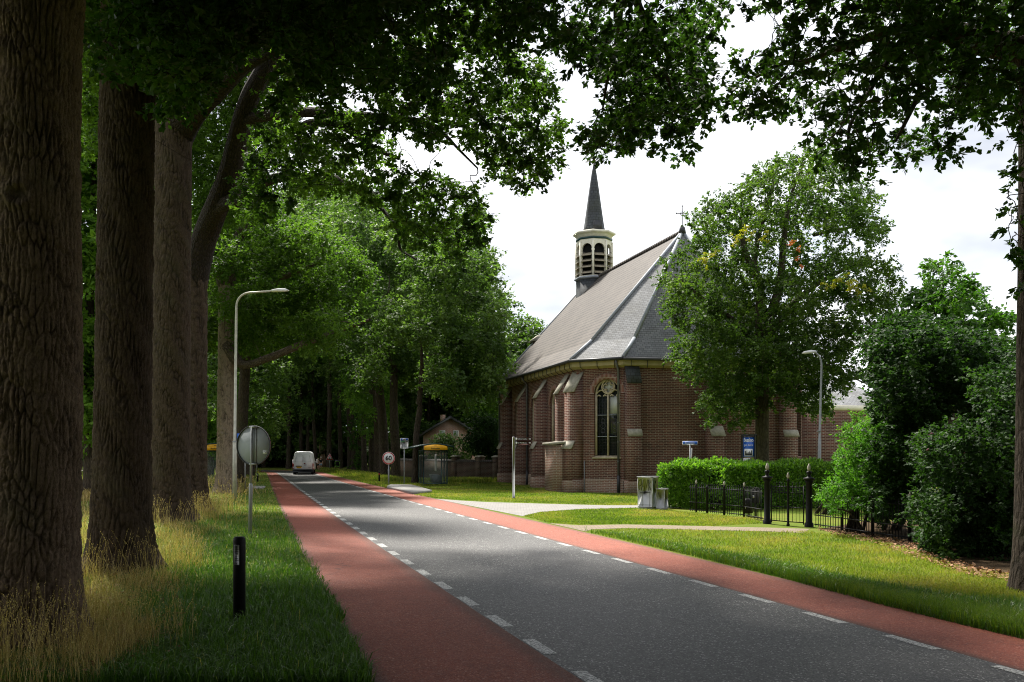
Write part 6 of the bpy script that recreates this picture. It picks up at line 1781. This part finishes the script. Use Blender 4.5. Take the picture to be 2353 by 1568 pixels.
# laurel hedge
hp = [np.array([6.45, 36.75]), np.array([7.75, 35.75]), np.array([9.3, 36.3]), np.array([13.4, 37.4])]
rg = np.random.default_rng(77); HPx = []; HD = []; HN = []
o = empty('laurel_hedge', (6.45, 36.75, 0), 0, 'clipped glossy laurel hedge in front of the church', 'hedge')
core = MB()
for a, b in zip(hp[:-1], hp[1:]):
    d = unit(b-a); nrm = np.array([d[1], -d[0]]); l = np.linalg.norm(b-a); hw = .75
    core.prism([(-hw+.40, 0), (hw-.40, 0), (hw-.45, 1.25), (-hw+.45, 1.25)], .25, l-.25, 'x', Matrix(((d[0],-nrm[0],0,a[0]-6.45),(d[1],-nrm[1],0,a[1]-36.75),(0,0,1,0),(0,0,0,1))))
    n = int(l*5200)
    s = rg.random(n)*l; face = rg.random(n)
    front = face < .42; top = (face >= .42) & (face < .80); 
    off = np.where(top, rg.uniform(-hw, hw, n), np.where(front, hw-rg.random(n)**2*.35, -hw+rg.random(n)**2*.35))
    wav = .07*np.sin(s*2.3+a[0])+.05*np.sin(s*5.1)+.04*np.sin(s*9.7+1)
    z = np.where(top, 1.70-rg.random(n)**2*.30+wav+.05*rg.normal(size=n)-.25*(np.abs(off)/hw)**4, rg.uniform(.02, 1.66, n))
    off = off*(1+.06*np.sin(s*4+z*3))
    P = np.stack([a[0]+d[0]*s+nrm[0]*off, a[1]+d[1]*s+nrm[1]*off, z], 1)
    out = np.where(top[:, None], np.array([0, 0, 1.0]), np.where(front[:, None], np.array([nrm[0], nrm[1], .25]), np.array([-nrm[0], -nrm[1], .25])))
    HPx.append(P); HN.append(out*.8+rg.normal(size=(n, 3))*.5); HD.append(rg.normal(size=(n, 3))*.7+out*.6+np.array([0, 0, .35]))
n = 2400; a = hp[0]; d = unit(hp[1]-hp[0]); nrm = np.array([d[1], -d[0]])   # rounded near end
th = rg.uniform(-PI/2, PI/2, n); z = rg.uniform(.02, 1.66, n); rr = .75*(1-.18*(z/1.7)**4)*(1-rg.random(n)**2*.35)
P = np.stack([a[0]-d[0]*rr*np.cos(th)+nrm[0]*rr*np.sin(th), a[1]-d[1]*rr*np.cos(th)+nrm[1]*rr*np.sin(th), z], 1)
out = np.stack([-d[0]*np.cos(th)+nrm[0]*np.sin(th), -d[1]*np.cos(th)+nrm[1]*np.sin(th), .2+0*th], 1)
HPx.append(P); HN.append(out+rg.normal(size=(n, 3))*.5); HD.append(rg.normal(size=(n, 3))*.7+out*.6+np.array([0, 0, .35]))
for a in (hp[1], hp[2]):                                             # fuller where the run bends
    n = 2600; th = rg.uniform(0, 2*PI, n); z = rg.uniform(.02, 1.70, n); rr = .76*(1-rg.random(n)**2*.3)
    P = np.stack([a[0]+rr*np.cos(th), a[1]+rr*np.sin(th), z], 1); out = np.stack([np.cos(th), np.sin(th), .25+0*th], 1)
    HPx.append(P); HN.append(out+rg.normal(size=(n, 3))*.5); HD.append(rg.normal(size=(n, 3))*.7+out*.6+np.array([0, 0, .35]))
P = np.concatenate(HPx); 
leaf_mesh('foliage', P-np.array([6.45, 36.75, 0]), np.concatenate(HD), np.concatenate(HN), .14*(.7+.6*rg.random(len(P))), M['leaf_laurel'], o, rg, 'laurel')
core.build('branches', M['bark_dark'], o)

# far hedge and lawn trees to the right so that gaps in the shrubs look onto a garden
cl = [(x, 62+rng.normal()*1.2, rng.uniform(.5, 5.5), 1.3, rng.random()) for x in np.linspace(22, 62, 170)]
o = empty('garden_hedge', (40, 62, 0), 0, 'garden hedge far behind the dark shrubs', 'hedge')
crown('foliage', cl, .25, 2.5, M['leaf_maple'], o, (40, 62, 0), rng)

# ------------------------------------------------------------------ grass
def stuff(o, lab): return tag(o, lab, 'grass', kind='stuff')
VG = [(862,1580),(796,1433),(757,1350),(701,1267),(680,1223),(658,1185),(639,1152),(625,1112),(615,1086),(590,1087),(560,1105),(500,1125),(470,1135),(380,1150),(160,1160),(0,1185),(-120,1250),(-140,1580)]
def ub(v): return np.interp(v, [1090,1120,1150,1200,1300,1430,1568], [560,540,505,490,430,345,290])
def tufts(P, n, r, rng):
    """gather blades round tuft centres"""
    c = P[rng.integers(0, len(P), n)]; k = rng.integers(0, n, len(P)); y = np.maximum(c[k, 1], 8)
    Q = c[k] + rng.normal(size=(len(P), 3))*np.array([r, r, 0])*(y/12)[:, None]
    return Q, rng.random(n)[k]
def inverse(P): return CX+P[:, 0]/P[:, 1]*F, HV+H*F/P[:, 1]
def wave(P, a=1.0): return .5+.25*np.sin(P[:, 0]*1.7*a+1.9*np.sin(P[:, 1]*.8*a))+.25*np.sin(P[:, 1]*1.4*a+P[:, 0]*.9*a+2*np.sin(P[:, 0]*.7*a))
P, uv = scatter(VG, 150000, rng)
Q, tint = tufts(P, 5200, .055, rng)
mixk = rng.random(len(P)) < .6
P = np.where(mixk[:, None], Q, P); u_, v_ = inverse(P)
ok = in_poly(VG, u_, v_); P = P[ok]; u_ = u_[ok]; v_ = v_[ok]; tint = tint[ok]
wv_ = wave(P)
redge = np.interp(v_, [1086,1112,1152,1185,1223,1267,1350,1433,1580], [613,622,634,652,672,692,746,785,850])
ok = (u_ < redge-2) | (wave(P, 4.1) + .35*rng.random(len(P)) > .72)
P, u_, v_, tint, wv_ = P[ok], u_[ok], v_[ok], tint[ok], wv_[ok]
s = (u_-ub(v_))/75 + (wv_-.5)*2.2 + rng.normal(size=len(P))*.35
sel = s > 0
gp = P[sel]; y = gp[:, 1]; tg = tint[sel]; n = len(gp)
h_ = (.05+.17*rng.random(n)**1.4*(.5+tg))*np.clip(1.25-y/80, .6, 1.2)
stuff(blades('grass', gp, h_, np.maximum(.0095, y*.0005)*(.6+.8*rng.random(n)), M['grass'], rng, .95, rnd=np.clip(.42*tg+.42*rng.random(n)+np.clip((y-20)/50, 0, .3)+.22*(rng.random(n) < .06), 0, 1)), 'green verge grass beside the red cycle lane')
dp = P[~sel]; n = len(dp); w2 = wave(dp, 1.7)
k = rng.random(n) < np.clip(.15+.75*w2, 0, .8)*np.clip(dp[:, 1]/13, .62, 1); dp2 = dp[k]; y = dp2[:, 1]; n = len(dp2)
h_ = (.08+.38*rng.random(n)**2.2)*(.5+.8*wave(dp2, 1.7))
stuff(blades('dry_grass', dp2, h_, np.maximum(.005, y*.00036), M['dry'], rng, .95), 'tall dry golden grass round the oak trunks')
low = dp[~k]; n = len(low)
stuff(blades('grass', low, .05+.16*rng.random(n), np.maximum(.006, low[:, 1]*.0004), M['grass'], rng, .95, rnd=np.clip(rng.random(n)*.8+.3*(rng.random(n) < .2), 0, 1)), 'green grass growing among the dry stalks')
# tall seeding stalks close to the trunks
tall = []
for gg, n, rr in ((g1, 430, 1.5), (g2, 420, 1.5), (g3, 420, 1.8), (g4, 300, 1.8), (G(519,1132), 160, 1.6), (G(200,1500), 260, 1.2), (G(60,1560), 260, .9)):
    a = rng.random(n)*2*PI; q = rr*(.35+.65*rng.random(n)**.7)
    tall.append(np.stack([gg[0]+q*np.cos(a), gg[1]+q*np.sin(a), 0*a], 1))
tall = np.concatenate(tall); tall = tall[tall[:, 1] > 7.5]; n = len(tall)
la = rng.random(n)*2*PI; hh = .40+.50*rng.random(n)**1.3; ln_ = hh*.5*rng.random(n)
ax_ = np.stack([np.cos(la), np.sin(la), 0*la], 1)
SP = []; SD = []
ts = np.linspace(0, 1, 5)
wd = np.maximum(.0035, tall[:, 1]*.00022)
Vs = []
for t in ts:
    c = tall + ax_*(ln_*t**2)[:, None] + np.array([0, 0, 1.0])*(hh*t)[:, None]
    Vs += [c-np.array([.5, 0, 0])*(wd*(1.1-t*.7))[:, None], c+np.array([.5, 0, 0])*(wd*(1.1-t*.7))[:, None]]
Vst = np.stack(Vs, 1).reshape(-1, 3); i0 = (np.arange(n)*10)[:, None]
qs = np.concatenate([i0+np.array([[2*q, 2*q+1, 2*q+3, 2*q+2]]) for q in range(4)], 0)
stuff(mk('dry_grass', Vst, [qs], M['dry'], attrs={'rnd': np.repeat(.3+.7*rng.random(n), 10)}), 'long dry grass stems at the feet of the oaks')
m = 6; ti = .74+.28*rng.random((n, m)); idx = np.repeat(np.arange(n), m); tf = ti.ravel()
SPp = tall[idx] + ax_[idx]*(ln_[idx]*tf**2)[:, None] + np.array([0, 0, 1.0])*(hh[idx]*tf)[:, None]
SDd = np.array([0, 0, 1.0])+rng.normal(size=(n*m, 3))*.45+ax_[idx]*.3
o = leaf_mesh('seed_heads', SPp, SDd, rng.normal(size=(n*m, 3)), np.maximum(.018, tall[idx, 1]*.0011), M['dry'], None, rng, 'kite', rnd=.35+.65*rng.random(n*m))
stuff(o, 'feathery seed heads on the long dry stems')
field = [(-100,1085),(600,1079),(600,1085),(560,1098),(500,1118),(380,1145),(160,1155),(-100,1190)]
P, uv = scatter(field, 26000, rng)
dryf = rng.random(len(P)) < np.clip((uv[:, 1]-1098)/40, .0, 1)
stuff(blades('dry_grass', P[dryf], .25+.3*rng.random(dryf.sum()), P[dryf][:, 1]*.0006, M['dry'], rng, .7), 'pale dry meadow grass behind the oaks')
stuff(blades('grass', P[~dryf], .10+.12*rng.random((~dryf).sum()), P[~dryf][:, 1]*.0006, M['lawn'], rng, .7), 'bright green field grass beyond the oaks')
def vnoise(P, f, octv=4):
    o = np.zeros(len(P)); amp = 1.0; tot = 0
    for k in range(octv):
        g_ = rng.random((64, 64)); x = P[:, 0]*f+17.3; y = P[:, 1]*f+5.1
        i = np.floor(x).astype(int); j = np.floor(y).astype(int); a = x-i; b = y-j; a = a*a*(3-2*a); b = b*b*(3-2*b)
        q = lambda di, dj: g_[(i+di) % 64, (j+dj) % 64]
        o += amp*(q(0,0)*(1-a)*(1-b)+q(1,0)*a*(1-b)+q(0,1)*(1-a)*b+q(1,1)*a*b); tot += amp; amp *= .6; f *= 2.1
    return np.clip((o/tot-.5)*2.0+.5, 0, 1)
L1 = [(948,1138),(994,1131),(965,1119),(1030,1117.5),(1150,1108),(1260,1128),(1300,1134),(1470,1134),(1468,1162),(1395,1161),(1260,1157.5),(1060,1150),(1000,1145.5)]
L2 = [(1203,1187),(1241,1178),(1330,1171.5),(1466,1168),(1520,1172),(1590,1178),(1720,1192),(1760,1203),(1640,1209.5),(1436,1205),(1330,1206.5),(1262,1202)]
L3 = [(1348,1223),(1436,1216),(1640,1220),(1770,1223.5),(1850,1222),(2000,1240),(2100,1270),(2230,1312),(2353,1328),(2420,1335),(2420,1496),(2353,1470),(2180,1429),(2016,1388),(1770,1322),(1600,1280),(1327,1219)]
for poly, n, hh, lab in ((L1, 30000, .05, 'mown lawn along the church wall'), (L2, 26000, .05, 'sunlit mown grass between side road and brick path'), (L3, 62000, .06, 'mown verge between the cycle lane and the iron fence')):
    P, uv = scatter(poly, n, rng)
    y = P[:, 1]
    nz = vnoise(P, .55)
    h_ = hh*(.5+rng.random(len(P)))
    if lab.startswith('mown verge'):
        ed = np.clip((uv[:, 1]-np.interp(uv[:, 0], [1348,1600,1770,2016,2180,2353], [1215,1258,1292,1345,1375,1400]))/40, 0, 1)
        h_ = h_*(1+2.2*ed); nz = np.clip(nz+.30*np.clip((P[:, 0]-4)/5, 0, 1)*(1-ed), 0, 1)*(1-.6*ed)
    rn = np.clip(.40*rng.random(len(P))+.75*nz-.06, 0, 1)
    stuff(blades('lawn_grass', P, h_, np.maximum(.006, y*.0005), M['lawn'], rng, .8, rnd=rn), lab)
E3 = [(1330,1217),(1600,1262),(1770,1293),(2016,1345),(2180,1375),(2420,1400),(2420,1498),(2353,1471),(2180,1430),(2016,1389),(1770,1323),(1600,1281)]
P, uv = scatter(E3, 34000, rng); Q, tint = tufts(P, 1500, .06, rng); P = np.where((rng.random(len(P)) < .7)[:, None], Q, P)
u_, v_ = inverse(P); k = in_poly(E3, u_, v_); P = P[k]; tint = tint[k]; n = len(P)
stuff(blades('grass', P, (.06+.16*rng.random(n)**1.3*(.4+tint)), np.maximum(.007, P[:, 1]*.0005), M['grass'], rng, .95, rnd=np.clip(.5*tint+.4*rng.random(n)+.25*(rng.random(n) < .07), 0, 1)), 'longer tufted grass between cycle lane and mown verge')
FV = [(737,1083.5),(797,1099),(843,1111),(889,1122),(945,1116.5),(1030,1117),(1150,1106),(1030,1104),(965,1108),(905,1102),(860,1092),(800,1084),(760,1079.5),(735,1078)]
P, uv = scatter(FV, 24000, rng)
stuff(blades('grass', P, (.10+.18*rng.random(len(P)))*np.where(uv[:, 1] < np.interp(uv[:, 0], [735,800,890,960,1150], [1082,1093,1108,1112,1110]), 1.5, .6), P[:, 1]*.0005, M['lawn'], rng, .7), 'rough grass under the trees beyond the speed sign')
# fallen leaves along the fence and shrubs
LB = [(1872,1216),(1960,1226),(2091,1246),(2180,1286),(2260,1308),(2350,1322),(2350,1340),(2230,1326),(2110,1285),(2000,1248),(1900,1226)]
P, uv = scatter(LB, 1500, rng); P[:, 2] = .02+.04*rng.random(len(P))
o = leaf_mesh('leaf_litter', P, np.stack([rng.normal(size=len(P)), rng.normal(size=len(P)), .2*rng.normal(size=len(P))], 1), np.array([0, 0, 1.0])+rng.normal(size=(len(P), 3))*.4, .07*(.6+.8*rng.random(len(P))), M['litter'], None, rng, 'kite')
tag(o, 'brown fallen leaves along the iron fence and shrubs', 'leaf litter', kind='stuff')
P, uv = scatter([(-100,1300),(330,1300),(420,1340),(420,1560),(-100,1580)], 700, rng); P[:, 2] = .03+.1*rng.random(len(P))
o = leaf_mesh('leaf_litter', P, rng.normal(size=(len(P), 3))*np.array([1, 1, .3]), np.array([0, 0, 1.0])+rng.normal(size=(len(P), 3))*.5, .08*(.6+.8*rng.random(len(P))), M['litter'], None, rng, 'kite')
tag(o, 'scattered fallen leaves in the grass under the oaks', 'leaf litter', kind='stuff')
